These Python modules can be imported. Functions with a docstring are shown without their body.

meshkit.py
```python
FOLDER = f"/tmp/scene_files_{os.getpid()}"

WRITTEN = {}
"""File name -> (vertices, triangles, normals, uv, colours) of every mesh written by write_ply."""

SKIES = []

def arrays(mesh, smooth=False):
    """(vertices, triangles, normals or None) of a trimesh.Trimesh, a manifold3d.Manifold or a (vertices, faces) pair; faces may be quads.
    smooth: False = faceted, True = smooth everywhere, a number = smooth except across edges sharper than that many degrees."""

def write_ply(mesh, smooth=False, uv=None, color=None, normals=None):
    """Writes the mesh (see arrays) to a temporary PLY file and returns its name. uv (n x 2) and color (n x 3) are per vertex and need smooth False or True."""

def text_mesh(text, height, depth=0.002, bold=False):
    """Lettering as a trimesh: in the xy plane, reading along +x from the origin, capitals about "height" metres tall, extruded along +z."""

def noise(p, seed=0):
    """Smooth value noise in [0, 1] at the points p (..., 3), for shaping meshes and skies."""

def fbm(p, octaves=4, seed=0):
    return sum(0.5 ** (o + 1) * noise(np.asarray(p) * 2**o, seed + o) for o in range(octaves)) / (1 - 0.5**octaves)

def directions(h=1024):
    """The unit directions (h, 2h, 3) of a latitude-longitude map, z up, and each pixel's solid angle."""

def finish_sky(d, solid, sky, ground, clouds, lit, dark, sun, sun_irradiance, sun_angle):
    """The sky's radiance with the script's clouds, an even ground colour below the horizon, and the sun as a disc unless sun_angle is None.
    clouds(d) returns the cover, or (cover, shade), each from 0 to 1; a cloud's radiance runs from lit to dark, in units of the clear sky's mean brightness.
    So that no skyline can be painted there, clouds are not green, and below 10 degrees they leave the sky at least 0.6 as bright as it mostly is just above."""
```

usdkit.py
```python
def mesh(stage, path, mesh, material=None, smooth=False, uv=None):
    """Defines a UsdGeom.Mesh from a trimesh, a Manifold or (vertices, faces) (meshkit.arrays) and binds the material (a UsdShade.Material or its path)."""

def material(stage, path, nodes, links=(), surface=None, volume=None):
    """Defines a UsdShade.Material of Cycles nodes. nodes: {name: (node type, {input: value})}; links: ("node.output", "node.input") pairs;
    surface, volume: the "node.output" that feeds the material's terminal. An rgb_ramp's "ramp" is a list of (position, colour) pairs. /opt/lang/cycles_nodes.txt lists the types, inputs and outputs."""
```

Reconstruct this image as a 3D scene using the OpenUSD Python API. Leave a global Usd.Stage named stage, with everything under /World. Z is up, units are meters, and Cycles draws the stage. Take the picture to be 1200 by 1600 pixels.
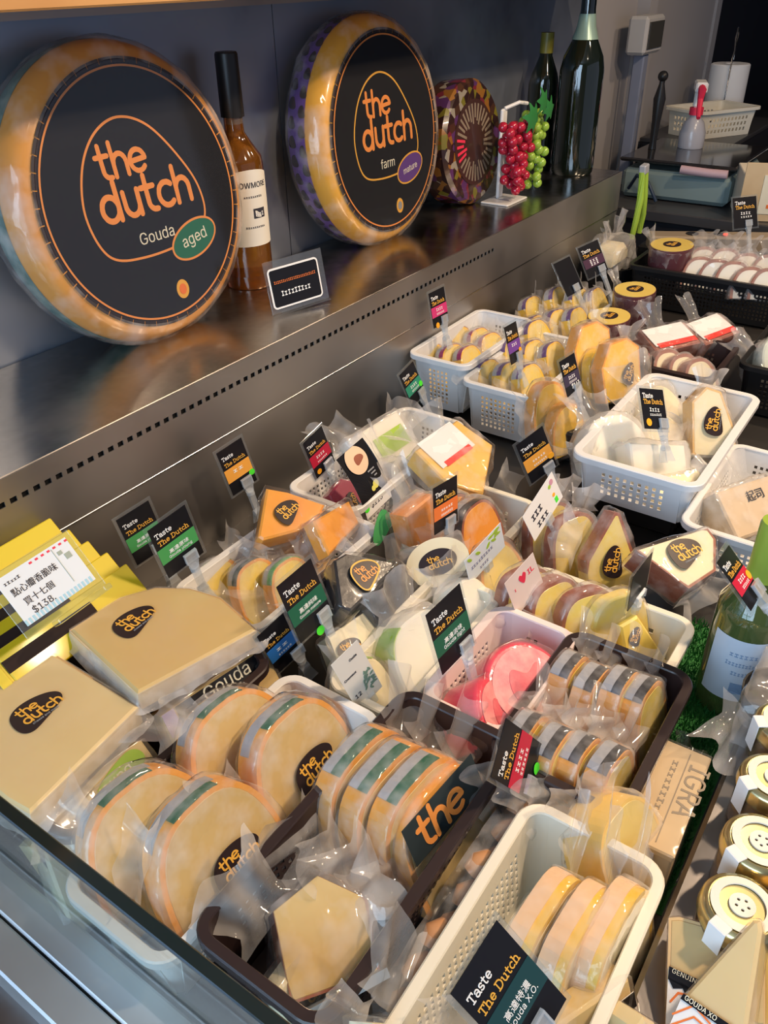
import glob, math
import numpy as np, trimesh, manifold3d, meshkit, usdkit
from shapely.geometry import Polygon, LineString, box as sbox, Point
from shapely.ops import unary_union
from shapely import affinity
from pxr import Usd, UsdGeom, UsdLux, UsdShade, Gf, Sdf

stage = Usd.Stage.CreateInMemory()
UsdGeom.SetStageUpAxis(stage, 'Z'); UsdGeom.SetStageMetersPerUnit(stage, 1.0)
WORLD = UsdGeom.Xform.Define(stage, '/World'); stage.SetDefaultPrim(WORLD.GetPrim())
UsdGeom.Scope.Define(stage, '/World/Looks')

# ------------------------------------------------------------------ camera
FPX = 1271.3
EYE = np.array([0, 0, 1.6])
def _n(v): return v / np.linalg.norm(v)
_vx, _vz = np.array([1060., -873., FPX]), np.array([40., 1900., FPX])
_X = _n(_vx); _D = _n(_vz); _D = _n(_D - _X * _X.dot(_D)); _Z = -_D; _Y = np.cross(_Z, _X)
RC = np.stack([_X, _Y, _Z], 0)                       # camera axes (right, down, forward) -> world
def ray(px, py): return RC @ np.array([px - 600., py - 800., FPX])
def atz(px, py, z): d = ray(px, py); return EYE + d * (z - EYE[2]) / d[2]
def aty(px, py, y): d = ray(px, py); return EYE + d * (y - EYE[1]) / d[1]
def proj(p):
    c = RC.T @ (np.asarray(p, float) - EYE); return np.array([600., 800.]) + FPX * c[:2] / c[2]
cam = UsdGeom.Camera.Define(stage, '/World/Camera')
cam.CreateHorizontalApertureAttr(20.955); cam.CreateFocalLengthAttr(FPX / 1200 * 20.955)
cam.CreateVerticalApertureAttr(20.955 * 4 / 3)
cam.CreateClippingRangeAttr((0.05, 100.0))
_m = np.eye(4); _m[:3, 0] = RC[:, 0]; _m[:3, 1] = -RC[:, 1]; _m[:3, 2] = -RC[:, 2]; _m[:3, 3] = EYE
cam.AddTransformOp().Set(Gf.Matrix4d(*_m.T.ravel().tolist()))
cam.CreateFStopAttr(0.0)
cam.CreateExposureAttr(0.50)

# ------------------------------------------------------------------ light
def look_at(pos, to):
    z = _n(np.asarray(pos, float) - np.asarray(to, float)); x = _n(np.cross([0, 0, 1.0] if abs(z[2]) < .99 else [0, 1.0, 0], z)); y = np.cross(z, x)
    m = np.eye(4); m[:3, 0], m[:3, 1], m[:3, 2], m[:3, 3] = x, y, z, pos
    return Gf.Matrix4d(*m.T.ravel().tolist())
def rect_light(name, pos, to, w, h, col, inten):
    l = UsdLux.RectLight.Define(stage, '/World/' + name); l.CreateWidthAttr(w); l.CreateHeightAttr(h)
    l.CreateColorAttr(Gf.Vec3f(*col)); l.CreateIntensityAttr(inten); l.AddTransformOp().Set(look_at(pos, to)); return l
def spot_light(name, pos, to, r, col, inten, cone=38, soft=.6):
    l = UsdLux.DiskLight.Define(stage, '/World/' + name); l.CreateRadiusAttr(r); l.CreateColorAttr(Gf.Vec3f(*col)); l.CreateIntensityAttr(inten)
    s = UsdLux.ShapingAPI.Apply(l.GetPrim()); s.CreateShapingConeAngleAttr(cone); s.CreateShapingConeSoftnessAttr(soft)
    l.AddTransformOp().Set(look_at(pos, to)); return l
WARM = (1.0, .74, .50); COOL = (.56, .77, 1.0)
rect_light('daylight', (-1.95, .1, 1.75), (.6, .5, 1.0), 1.8, 1.5, COOL, 5.2)
LAMPS = [((1.0, -.50, 2.42), (.50, .08, .95)), ((1.75, -.35, 2.42), (1.15, .28, .95)), ((2.6, -.3, 2.42), (1.9, .4, .95))]
for i, (p, t) in enumerate(LAMPS):
    spot_light(f'lamp_glow_{i+1}', np.array(p) + _n(np.array(t) - p) * .03, t, .045, WARM, (800, 560, 200)[i], 42, .8)
dome = UsdLux.DomeLight.Define(stage, '/World/sky'); dome.CreateColorAttr(Gf.Vec3f(.62, .72, 1.0)); dome.CreateIntensityAttr(.08)

# ------------------------------------------------------------------ prim helpers
_used = {}
def numbered(path):
    k = _used.get(path, 0); _used[path] = k + 1
    return path if k == 0 else f'{path}_{k:03d}'
def tag(p, label=None, cat=None, group=None, kind=None):
    for k, v in (('label', label), ('category', cat), ('group', group), ('kind', kind)):
        if v: p.SetCustomDataByKey(k, v)
def thing(name, label, cat, M=None, group=None, kind=None):
    path = numbered('/World/' + name); x = UsdGeom.Xform.Define(stage, path)
    M = np.eye(4) if M is None else M
    x.AddTransformOp().Set(Gf.Matrix4d(*np.asarray(M, float).T.ravel().tolist()))
    tag(x.GetPrim(), label, cat, group, kind); return path
def part(parent, name, mesh, m, smooth=False, label=None, kind=None):
    path = numbered(parent + '/' + name)
    pr = usdkit.mesh(stage, path, mesh, m, smooth=smooth); tag(pr.GetPrim(), label, None, None, kind); return path
def single(name, mesh, m, label, cat, smooth=False, group=None, kind=None):
    path = numbered('/World/' + name); pr = usdkit.mesh(stage, path, mesh, m, smooth=smooth); tag(pr.GetPrim(), label, cat, group, kind); return path
def dup(src, M, label, group=None):
    sp = stage.GetPrimAtPath(src); was = sp.GetCustomData()
    base = src.rsplit('/', 1)[1]
    if base[-4] == '_' and base[-3:].isdigit(): base = base[:-4]
    path = numbered('/World/' + base); x = UsdGeom.Xform.Define(stage, path)
    x.GetPrim().GetReferences().AddInternalReference(src)
    x.GetPrim().SetInstanceable(True)
    x.ClearXformOpOrder(); x.AddTransformOp(opSuffix='place').Set(Gf.Matrix4d(*np.asarray(M, float).T.ravel().tolist()))
    tag(x.GetPrim(), label, was['category'], group or was.get('group')); return path
def Rx(a): c, s = math.cos(a), math.sin(a); return np.array([[1, 0, 0], [0, c, -s], [0, s, c]])
def Ry(a): c, s = math.cos(a), math.sin(a); return np.array([[c, 0, s], [0, 1, 0], [-s, 0, c]])
def Rz(a): c, s = math.cos(a), math.sin(a); return np.array([[c, -s, 0], [s, c, 0], [0, 0, 1]])
def F(o, yaw=0, lean=0, roll=0):
    """local X = right, -Y = the face, Z = up; lean tips the top back, roll lifts the right side (degrees)"""
    m = np.eye(4); m[:3, :3] = Rz(math.radians(yaw)) @ Rx(-math.radians(lean)) @ Ry(-math.radians(roll)); m[:3, 3] = o; return m
def FX(o, x, up):
    x = _n(np.array(x, float)); z = np.array(up, float); z = _n(z - x * x.dot(z)); m = np.eye(4)
    m[:3, 0], m[:3, 1], m[:3, 2], m[:3, 3] = x, np.cross(z, x), z, o; return m

# ------------------------------------------------------------------ materials
_mats = {}
def keep(name, build):
    if name not in _mats: _mats[name] = build('/World/Looks/' + name)
    return _mats[name]
def plain(name, col, rough=.5, metal=0., coat=0., spec=.5, var=None, bump=None, sss=0., trans=0., ior=1.45, coatr=.08, emit=0.):
    """var: (scale, second colour, amount); bump: (scale, strength, detail)"""
    def b(path):
        p = {'base_color': col, 'roughness': rough, 'metallic': metal, 'coat_weight': coat, 'coat_roughness': coatr, 'specular_ior_level': spec, 'ior': ior}
        if sss: p.update(subsurface_weight=sss, subsurface_scale=.006, subsurface_radius=(1, .55, .3))
        if trans: p['transmission_weight'] = trans
        if emit: p.update(emission_color=col, emission_strength=emit)
        n = {'p': ('principled_bsdf', p)}; L = []
        if var or bump: n['t'] = ('texture_coordinate', {})
        if var:
            n['v'] = ('noise_texture', {'scale': var[0], 'detail': 4, 'roughness': .6}); L.append(('t.object', 'v.vector'))
            n['r'] = ('rgb_ramp', {'ramp': [(.3, col), (.7, tuple(np.array(col) * (1 - var[2]) + np.array(var[1]) * var[2]))]})
            L += [('v.fac', 'r.fac'), ('r.color', 'p.base_color')]
        if bump:
            n['b'] = ('noise_texture', {'scale': bump[0], 'detail': bump[2] if len(bump) > 2 else 3})
            n['bb'] = ('bump', {'strength': bump[1], 'distance': .004})
            L += [('t.object', 'b.vector'), ('b.fac', 'bb.height'), ('bb.normal', 'p.normal')]
            if coat: L.append(('bb.normal', 'p.coat_normal'))
        return usdkit.material(stage, path, n, L, surface='p.BSDF')
    return keep(name, b)
def steel(name, col, rough, streak=(4, 160, 4), amt=.12, metal=1.0):
    def b(path):
        n = {'t': ('texture_coordinate', {}), 'm': ('mapping', {'scale': streak}), 'n': ('noise_texture', {'scale': 3, 'detail': 5, 'roughness': .65}),
             'n2': ('noise_texture', {'scale': 5, 'detail': 5}),
             'r': ('map_range', {'from_min': .3, 'from_max': .7, 'to_min': max(.04, rough - amt), 'to_max': rough + amt}),
             'c': ('rgb_ramp', {'ramp': [(.3, tuple(np.array(col) * .86)), (.7, col)]}),
             'b': ('bump', {'strength': .04, 'distance': .001}), 'p': ('principled_bsdf', {'metallic': metal})}
        L = [('t.object', 'm.vector'), ('m.vector', 'n.vector'), ('t.object', 'n2.vector'), ('n2.fac', 'r.value'), ('r.result', 'p.roughness'), ('n2.fac', 'c.fac'), ('c.color', 'p.base_color'), ('n.fac', 'b.height'), ('b.normal', 'p.normal')]
        return usdkit.material(stage, path, n, L, surface='p.BSDF')
    return keep(name, b)
def film(name, tint=(.97, .96, .96), base=.04, wrinkle=.42, rough=.06, scale=52., gloss=(1, 1, 1)):
    """crinkled clear plastic: see-through, with milky creases and sharp glints"""
    def b(path):
        n = {'t': ('texture_coordinate', {}), 'm': ('mapping', {'scale': (1, 1, .45)}), 'n': ('noise_texture', {'type': 'ridged_multifractal', 'use_normalize': True, 'scale': scale, 'detail': 3, 'roughness': .5, 'distortion': .4}),
             'n2': ('noise_texture', {'scale': scale * .6, 'detail': 3}),
             'f': ('map_range', {'from_min': .45, 'from_max': .70, 'to_min': base, 'to_max': base + wrinkle, 'clamp': True}),
             'bm': ('bump', {'strength': .9, 'distance': .005}),
             'tr': ('transparent_bsdf', {'color': (.985, .985, .985)}), 'd': ('diffuse_bsdf', {'color': tint}), 'tl': ('translucent_bsdf', {'color': tint}),
             'dt': ('mix_closure', {'fac': .45}), 'g': ('glossy_bsdf', {'color': gloss, 'roughness': rough}),
             'ge': ('geometry', {}), 'io': ('map_range', {'to_min': 1.42, 'to_max': 1 / 1.42}), 'fr': ('fresnel', {}), 'a': ('mix_closure', {}), 'o': ('mix_closure', {})}
        L = [('t.object', 'm.vector'), ('m.vector', 'n.vector'), ('t.object', 'n2.vector'), ('n2.fac', 'f.value'), ('n.fac', 'bm.height'), ('bm.normal', 'g.normal'),
             ('d.BSDF', 'dt.closure1'), ('tl.BSDF', 'dt.closure2'), ('f.result', 'a.fac'), ('tr.BSDF', 'a.closure1'), ('dt.closure', 'a.closure2'),
             ('fr.fac', 'o.fac'), ('a.closure', 'o.closure1'), ('g.BSDF', 'o.closure2'), ('ge.backfacing', 'io.value'), ('io.result', 'fr.IOR')]
        return usdkit.material(stage, path, n, L, surface='o.closure')
    return keep(name, b)
def clear(name, tint=(.92, .95, .97), haze=.04, rough=.04, ior=1.5):
    def b(path):
        n = {'tr': ('transparent_bsdf', {'color': tint}), 'd': ('diffuse_bsdf', {'color': (.85, .88, .9)}), 'g': ('glossy_bsdf', {'color': (1, 1, 1), 'roughness': rough}),
             'ge': ('geometry', {}), 'io': ('map_range', {'to_min': ior, 'to_max': 1 / ior}), 'fr': ('fresnel', {}), 'a': ('mix_closure', {'fac': haze}), 'o': ('mix_closure', {})}
        return usdkit.material(stage, path, n, [('ge.backfacing', 'io.value'), ('io.result', 'fr.IOR'), ('tr.BSDF', 'a.closure1'), ('d.BSDF', 'a.closure2'), ('fr.fac', 'o.fac'), ('a.closure', 'o.closure1'), ('g.BSDF', 'o.closure2')], surface='o.closure')
    return keep(name, b)

FILM = film('bag_film'); FILM2 = film('bag_film_milky', base=.20, wrinkle=.38, scale=30.); VAC = film('vacuum_film', base=.02, wrinkle=.10, rough=.16, scale=22.)
SEAL = film('seal_film', base=.35, wrinkle=.35, scale=60.); THINF = film('tight_film', base=.0, wrinkle=.07, rough=.10, scale=30.); ACR = clear('acrylic'); CLIP = clear('clip_plastic', tint=(.90, .93, .96), haze=.26, ior=1.7)
GLASS = clear('case_glass', tint=(.93, .97, .96), haze=.01)
BLACK = plain('card_black', (.010, .010, .013), .3, spec=.35); BROWN_DK = plain('sticker_brown', (.022, .012, .014), .4)
ORANGE = plain('print_orange', (.86, .31, .07), .45); GOLD = plain('print_gold', (.80, .42, .06), .45); WHITE = plain('print_white', (.86, .86, .84), .45); CREAMP = plain('print_cream', (.80, .76, .60), .45)
GREYP = plain('print_grey', (.30, .31, .33), .4); GREY_BAND = plain('band_grey', (.36, .37, .40), .45)
B_GREEN = plain('band_green', (.07, .36, .10), .4); B_DKGREEN = plain('band_dark_green', (.010, .12, .065), .4); B_TEAL = plain('band_teal', (.012, .055, .062), .4)
B_ORANGE = plain('band_orange', (.90, .40, .06), .4); B_RED = plain('band_red', (.52, .015, .05), .4); B_PINK = plain('band_pink', (.62, .04, .19), .4)
B_PURPLE = plain('band_purple', (.16, .06, .36), .4); B_BLUE = plain('band_blue', (.03, .19, .58), .4); B_VERM = plain('band_vermilion', (.82, .20, .045), .4)
DOT_G = plain('dot_green', (.08, .86, .04), .5); DOT_O = plain('dot_orange', (.96, .42, .02), .5); PAPER = plain('paper_white', (.80, .80, .80), .7); PAPER_B = plain('paper_bluish', (.72, .80, .88), .6)
INK = plain('ink_black', (.03, .03, .045), .6); INK_RED = plain('ink_red', (.75, .03, .08), .6); LIME = plain('print_lime', (.36, .56, .06), .5)
GOUDA = plain('cheese_gouda', (.70, .50, .21), .42, coat=.35, sss=.15, var=(14, (.64, .42, .15), .7), coatr=.12)
PALE = plain('cheese_pale', (.77, .60, .31), .42, coat=.35, sss=.15, var=(12, (.73, .53, .25), .7), coatr=.12)
YELLOW_C = plain('cheese_yellow', (.90, .68, .16), .42, coat=.35, sss=.15, var=(16, (.84, .58, .10), .6), coatr=.12)
CREAM_C = plain('cheese_cream', (.88, .76, .50), .42, coat=.4, sss=.15, var=(16, (.84, .74, .48), .6), coatr=.12)
WHITE_C = plain('cheese_white', (.90, .86, .74), .42, coat=.4, sss=.15)
ORANGE_C = plain('cheese_orange', (.86, .36, .035), .4, coat=.5, sss=.12, var=(18, (.78, .27, .02), .7), coatr=.15, bump=(60, .15))
BLACK_C = plain('cheese_black_wax', (.030, .030, .034), .38, coat=.5, coatr=.15, bump=(50, .2))
RED_C = plain('cheese_red', (.80, .05, .10), .38, coat=.6, sss=.1, coatr=.12, bump=(60, .15)); RED_IN = plain('cheese_pink_inside', (.86, .40, .38), .45, coat=.3, var=(60, (.74, .16, .20), .8)); RED_DK = plain('cheese_red_core', (.66, .08, .12), .45, coat=.3, var=(50, (.80, .3, .3), .6))
RIND_O = plain('rind_orange', (.82, .36, .055), .38, coat=.4, coatr=.15, var=(30, (.76, .33, .05), .6)); RIND_Y = plain('rind_yellow', (.92, .60, .05), .38, coat=.4, coatr=.15, var=(30, (.86, .50, .03), .6))
RIND_B = plain('rind_brown', (.34, .10, .05), .45, coat=.3, var=(40, (.20, .06, .04), .6)); RIND_TAN = plain('rind_tan', (.72, .47, .20), .5)
WHITE_PL = plain('plastic_white', (.80, .80, .78), .38, coat=.15, sss=.06); DARK_PL = plain('plastic_dark_brown', (.030, .018, .018), .33, coat=.15); CREAM_PL = plain('plastic_cream', (.78, .74, .62), .4)
BLACK_PL = plain('plastic_black', (.012, .012, .013), .4)
GREY_PL = plain('plastic_grey_green', (.20, .27, .27), .5); WHITE_P2 = plain('plastic_milky', (.76, .77, .78), .35, coat=.3)
STEEL = steel('steel_brushed', (.50, .48, .46), .24, (2, 90, 2)); STEEL_W = steel('steel_wall', (.34, .39, .48), .42, (3, 3, 40), .12, .75)
STEEL_B = steel('steel_panel', (.52, .49, .46), .46, (2, 2, 80), .08); STEEL_L = steel('steel_ledge', (.36, .34, .33), .36, (2, 60, 2)); DARKHOLE = plain('vent_dark', (.004, .004, .004), .9)
WOOD = plain('board_wood', (.66, .36, .13), .45, coat=.25, var=(6, (.55, .27, .09), .8)); TAN_WOOD = plain('pale_wood', (.66, .50, .30), .6, var=(12, (.56, .40, .22), .8))
PAINT = plain('wall_paint', (.34, .33, .34), .8); DARKP = plain('dark_paint', (.012, .013, .02), .6); FLOORM = plain('floor_tile', (.16, .14, .13), .4, var=(3, (.12, .1, .1), .7)); CEIL = plain('ceiling_paint', (.55, .53, .50), .9)
YBOX = plain('carton_yellow', (.70, .54, .008), .5, coat=.08); YBOX2 = plain('carton_dark', (.03, .018, .016), .7, spec=.2); GRASS = plain('grass_green', (.02, .16, .03), .6)

# ------------------------------------------------------------------ mesh helpers
cat = trimesh.util.concatenate
def T(m, x=0, y=0, z=0): m = m.copy(); m.apply_translation((x, y, z)); return m
def bx(x0, x1, y0, y1, z0, z1): return T(trimesh.creation.box((x1 - x0, y1 - y0, z1 - z0)), (x0 + x1) / 2, (y0 + y1) / 2, (z0 + z1) / 2)
def hullp(p): return trimesh.convex.convex_hull(np.asarray(p, float))
def rbox(x0, x1, y0, y1, z0, z1, b=.003):
    p = []
    for x, sx in ((x0, 1), (x1, -1)):
        for y, sy in ((y0, 1), (y1, -1)):
            for z, sz in ((z0, 1), (z1, -1)):
                p += [(x, y + sy * b, z + sz * b), (x + sx * b, y, z + sz * b), (x + sx * b, y + sy * b, z)]
    return hullp(p)
def ext(poly, t):
    gs = [g for g in getattr(poly, 'geoms', [poly]) if g.geom_type == 'Polygon' and g.area > 1e-10]
    return cat([trimesh.creation.extrude_polygon(g, t, engine='earcut') for g in gs])
UPRIGHT = np.eye(4); UPRIGHT[:3, :3] = Rx(math.pi / 2)
def pr(poly, y=0., th=.0005):
    """print or plate standing in the local XZ plane: its face at -Y of y"""
    m = ext(poly, th); m.apply_transform(UPRIGHT); m.apply_translation((0, y, 0)); return m
def bevelled(poly, t, b=.0025):
    """convex polygon as a slab standing in XZ, from y = -t/2 to t/2, edges bevelled"""
    c = np.array(poly.exterior.coords)[:-1]; i = np.array(poly.buffer(-b, join_style=2).exterior.coords)[:-1]
    p = [(x, y, z) for y in (-t / 2 + b, t / 2 - b) for x, z in c] + [(x, y, z) for y in (-t / 2, t / 2) for x, z in i]
    return hullp(p)
def dome(w, h, e=.8, n=22):
    a = np.linspace(0, math.pi, n); c, s = np.cos(a), np.sin(a)
    return Polygon(np.c_[w / 2 * np.sign(c) * np.abs(c) ** e, h * np.abs(s) ** e])
def smooth_poly(pts, n=8):
    p = np.asarray(pts, float); out = []
    for i in range(len(p)):
        a, b, c, d = p[i - 1], p[i], p[(i + 1) % len(p)], p[(i + 2) % len(p)]
        for t in np.arange(n) / n:
            out.append(.5 * (2 * b + (c - a) * t + (2 * a - 5 * b + 4 * c - d) * t * t + (3 * b - a - 3 * c + d) * t ** 3))
    return Polygon(out).buffer(0)
def lathe(prof, n=40):
    return trimesh.creation.revolve(np.asarray(prof, float), sections=n)
def sweep(path, r, n=8, closed=False):
    p = np.asarray(path, float); t = np.gradient(p, axis=0); t /= np.linalg.norm(t, axis=1, keepdims=True) + 1e-12
    rr = np.broadcast_to(r, (len(p),)); a = np.cross(t, [0, 0, 1.0]); k = np.linalg.norm(a, axis=1) < .05; a[k] = np.cross(t[k], [1.0, 0, 0]); a /= np.linalg.norm(a, axis=1, keepdims=True); b = np.cross(t, a)
    th = np.linspace(0, 2 * math.pi, n, endpoint=False)
    v = (p[:, None] + rr[:, None, None] * (a[:, None] * np.cos(th)[None, :, None] + b[:, None] * np.sin(th)[None, :, None])).reshape(-1, 3)
    f = []
    for i in range(len(p) - 1):
        for j in range(n):
            q = [i * n + j, i * n + (j + 1) % n, (i + 1) * n + (j + 1) % n, (i + 1) * n + j]; f += [[q[0], q[2], q[1]], [q[0], q[3], q[2]]]
    m = len(v); v = np.vstack([v, p[0], p[-1]])
    for j in range(n): f += [[m, j, (j + 1) % n], [m + 1, (len(p) - 1) * n + (j + 1) % n, (len(p) - 1) * n + j]]
    return trimesh.Trimesh(v, f, process=False)

# ---- lettering
_fonts = {}
def font(name):
    if name not in _fonts:
        from PIL import ImageFont
        g = glob.glob(f'/opt/blender-*/*/datafiles/fonts/{name}') or glob.glob('/opt/blender-*/*/datafiles/fonts/Inter.woff2')
        _fonts[name] = ImageFont.truetype(g[0], 64)
    return _fonts[name]
_tp = {}
def words(text, h, cjk=False, bold=0):
    """text as a polygon: baseline on 0, starting at x = 0, capitals h tall"""
    key = (text, cjk, bold)
    if key not in _tp:
        from PIL import Image, ImageDraw
        f = font('Noto Sans CJK Regular.woff2' if cjk else 'Inter.woff2')
        x0, y0, x1, y1 = f.getbbox(text, anchor='ls', stroke_width=bold)
        im = Image.new('L', (x1 - x0 + 8, y1 - y0 + 8)); ImageDraw.Draw(im).text((4 - x0, 4 - y0), text, 255, f, anchor='ls', stroke_width=bold)
        on = np.pad(np.asarray(im) > 127, ((0, 0), (1, 1))).astype(np.int8)
        r, s = np.nonzero(np.diff(on, axis=1) == 1); e = np.nonzero(np.diff(on, axis=1) == -1)[1]
        g = unary_union([sbox(a, -k - 1, b, -k) for k, a, b in zip(r, s, e)]).buffer(.6).buffer(-.6).simplify(.8)
        _tp[key] = affinity.affine_transform(g, [1 / 46., 0, 0, 1 / 46., -4 / 46., (4 - y0) / 46.])
    return affinity.scale(_tp[key], h, h, origin=(0, 0))
def marks(n, w, h, seed=0):
    """a row of writing too blurred to read: n small separate strokes, w wide in all"""
    g_ = np.random.default_rng(seed); p = w / n; out = []
    for i in range(n):
        a = p * (i + .1 + .1 * g_.uniform()); b = p * (i + .75 + .12 * g_.uniform()); k = h * g_.uniform(.7, 1)
        out += [sbox(a, 0, b, k * .22), sbox(a, k * .78, b, k), sbox((a + b) / 2 - p * .1, 0, (a + b) / 2 + p * .1, k)]
    return unary_union(out)
def width(g): return g.bounds[2] - g.bounds[0]
def fit(g, w, cx=None, x=0, z=0):
    """scaled to the width w, centred on cx or starting at x, baseline at z"""
    k = w / width(g); g = affinity.scale(g, k, k, origin=(0, 0)); b = g.bounds
    return affinity.translate(g, (cx - (b[0] + b[2]) / 2) if cx is not None else x - b[0], z)
def arc(cx, cy, rx, ry, a0, a1, n=18):
    a = np.radians(np.linspace(a0, a1, n)); return np.c_[cx + rx * np.cos(a), cy + ry * np.sin(a)]
ROUND = {  # rounded single-stroke letters, x-height 1
 't': (.75, [np.vstack([[(.3, 1.45), (.3, .35)], arc(.62, .35, .32, .33, 180, 270, 6), [(.72, .02)]]), np.array([(0, .98), (.7, .98)])]),
 'h': (.92, [np.array([(0.1, 1.5), (.1, 0)]), np.vstack([[(.1, .5)], arc(.48, .55, .38, .43, 180, 0, 14), [(.86, 0)]])]),
 'e': (1.05, [np.vstack([[(.05, .5), (.98, .56)], arc(.52, .5, .47, .48, 7, 318, 26)])]),
 'd': (1.05, [arc(.48, .5, .43, .48, 0, 360, 28), np.array([(.92, 1.5), (.92, 0)])]),
 'u': (.95, [np.vstack([[(.1, 1.0), (.1, .45)], arc(.48, .45, .38, .43, 180, 360, 14), [(.86, 1.0)]]), np.array([(.86, .5), (.86, 0)])]),
 'c': (.88, [arc(.52, .5, .46, .48, 48, 312, 22)])}
SLAB = {
 'T': (1.15, [[(.05, 1.4), (1.05, 1.4)], [(.55, 1.4), (.55, 0)], [(.3, 0), (.8, 0)], [(.05, 1.4), (.05, 1.1)], [(1.05, 1.4), (1.05, 1.1)]]),
 'a': (.95, [np.vstack([arc(.42, .68, .32, .32, 165, 0, 8), [(.74, .08), (.92, 0)]]), arc(.40, .27, .32, .28, 20, 380, 18)]),
 's': (.8, [np.vstack([arc(.38, .74, .28, .25, 20, 250, 12), arc(.38, .25, .3, .25, 80, -160, 12)])]),
 't': (.72, [np.vstack([[(.28, 1.3), (.28, .25)], arc(.5, .25, .22, .25, 180, 300, 6)]), [(.02, .96), (.62, .96)]]),
 'e': (.95, [np.vstack([[(.1, .52), (.84, .52)], arc(.48, .5, .38, .48, 0, 315, 22)])]),
 'h': (1.1, [[(.05, 1.45), (.2, 1.45), (.2, 0)], [(.02, 0), (.4, 0)], np.vstack([[(.2, .6)], arc(.52, .6, .32, .38, 180, 0, 10), [(.84, 0)]]), [(.66, 0), (1.04, 0)]]),
 'D': (1.3, [[(.05, 1.4), (.55, 1.4)], [(.25, 1.4), (.25, 0)], np.vstack([[(.05, 0), (.55, 0)], arc(.55, .7, .58, .7, -90, 90, 16)])]),
 'u': (1.1, [np.vstack([[(.02, .96), (.18, .96), (.18, .4)], arc(.5, .38, .32, .38, 180, 360, 10)]), [(.66, .96), (.82, .96), (.82, 0), (1.0, 0)]]),
 'c': (.85, [arc(.46, .5, .38, .48, 45, 315, 18)]), ' ': (.5, [])}
def strokes(text, table, w, gap=.12):
    x, out = 0., []
    for ch in text:
        adv, ls = table[ch]
        out += [LineString(np.asarray(l, float) + (x, 0)).buffer(w / 2, 4) for l in ls]; x += adv + gap
    return unary_union(out).simplify(.012)
def at2(g, s, x, z, rot=0): return affinity.translate(affinity.rotate(affinity.scale(g, s, s, origin=(0, 0)), rot, origin=(0, 0)), x, z)
W_THE, W_DUTCH = strokes('the', ROUND, .24), strokes('dutch', ROUND, .24)
W_TASTE, W_THED = strokes('Taste', SLAB, .2, .06), strokes('The Dutch', SLAB, .2, .06)
EGG = smooth_poly([(-1, -.15), (-.86, .38), (-.45, .66), (.15, .66), (.72, .44), (1, .12), (.93, -.22), (.5, -.45), (-.1, -.66), (-.62, -.78), (-.92, -.6)])
LOGO = unary_union([at2(W_THE, .27, -.62, .12), at2(W_DUTCH, .30, -.64, -.36)])
TAGLINE = fit(words('cheese and more', .1), 1.05, x=-.48, z=-.54)
def rot3(g, a): return affinity.rotate(g, a, origin=(0, 0))
def poly_px(M, pts, y=0.):
    """pixels of the photograph onto the face plane (local Y = 0) of a frame, as local (x, z)"""
    n = M[:3, 1]; o = M[:3, 3] + n * y; out = []
    for p in pts:
        d = ray(*p); q = EYE + d * ((o - EYE).dot(n) / d.dot(n)) - o; out.append((q.dot(M[:3, 0]), q.dot(M[:3, 2])))
    return out
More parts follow.
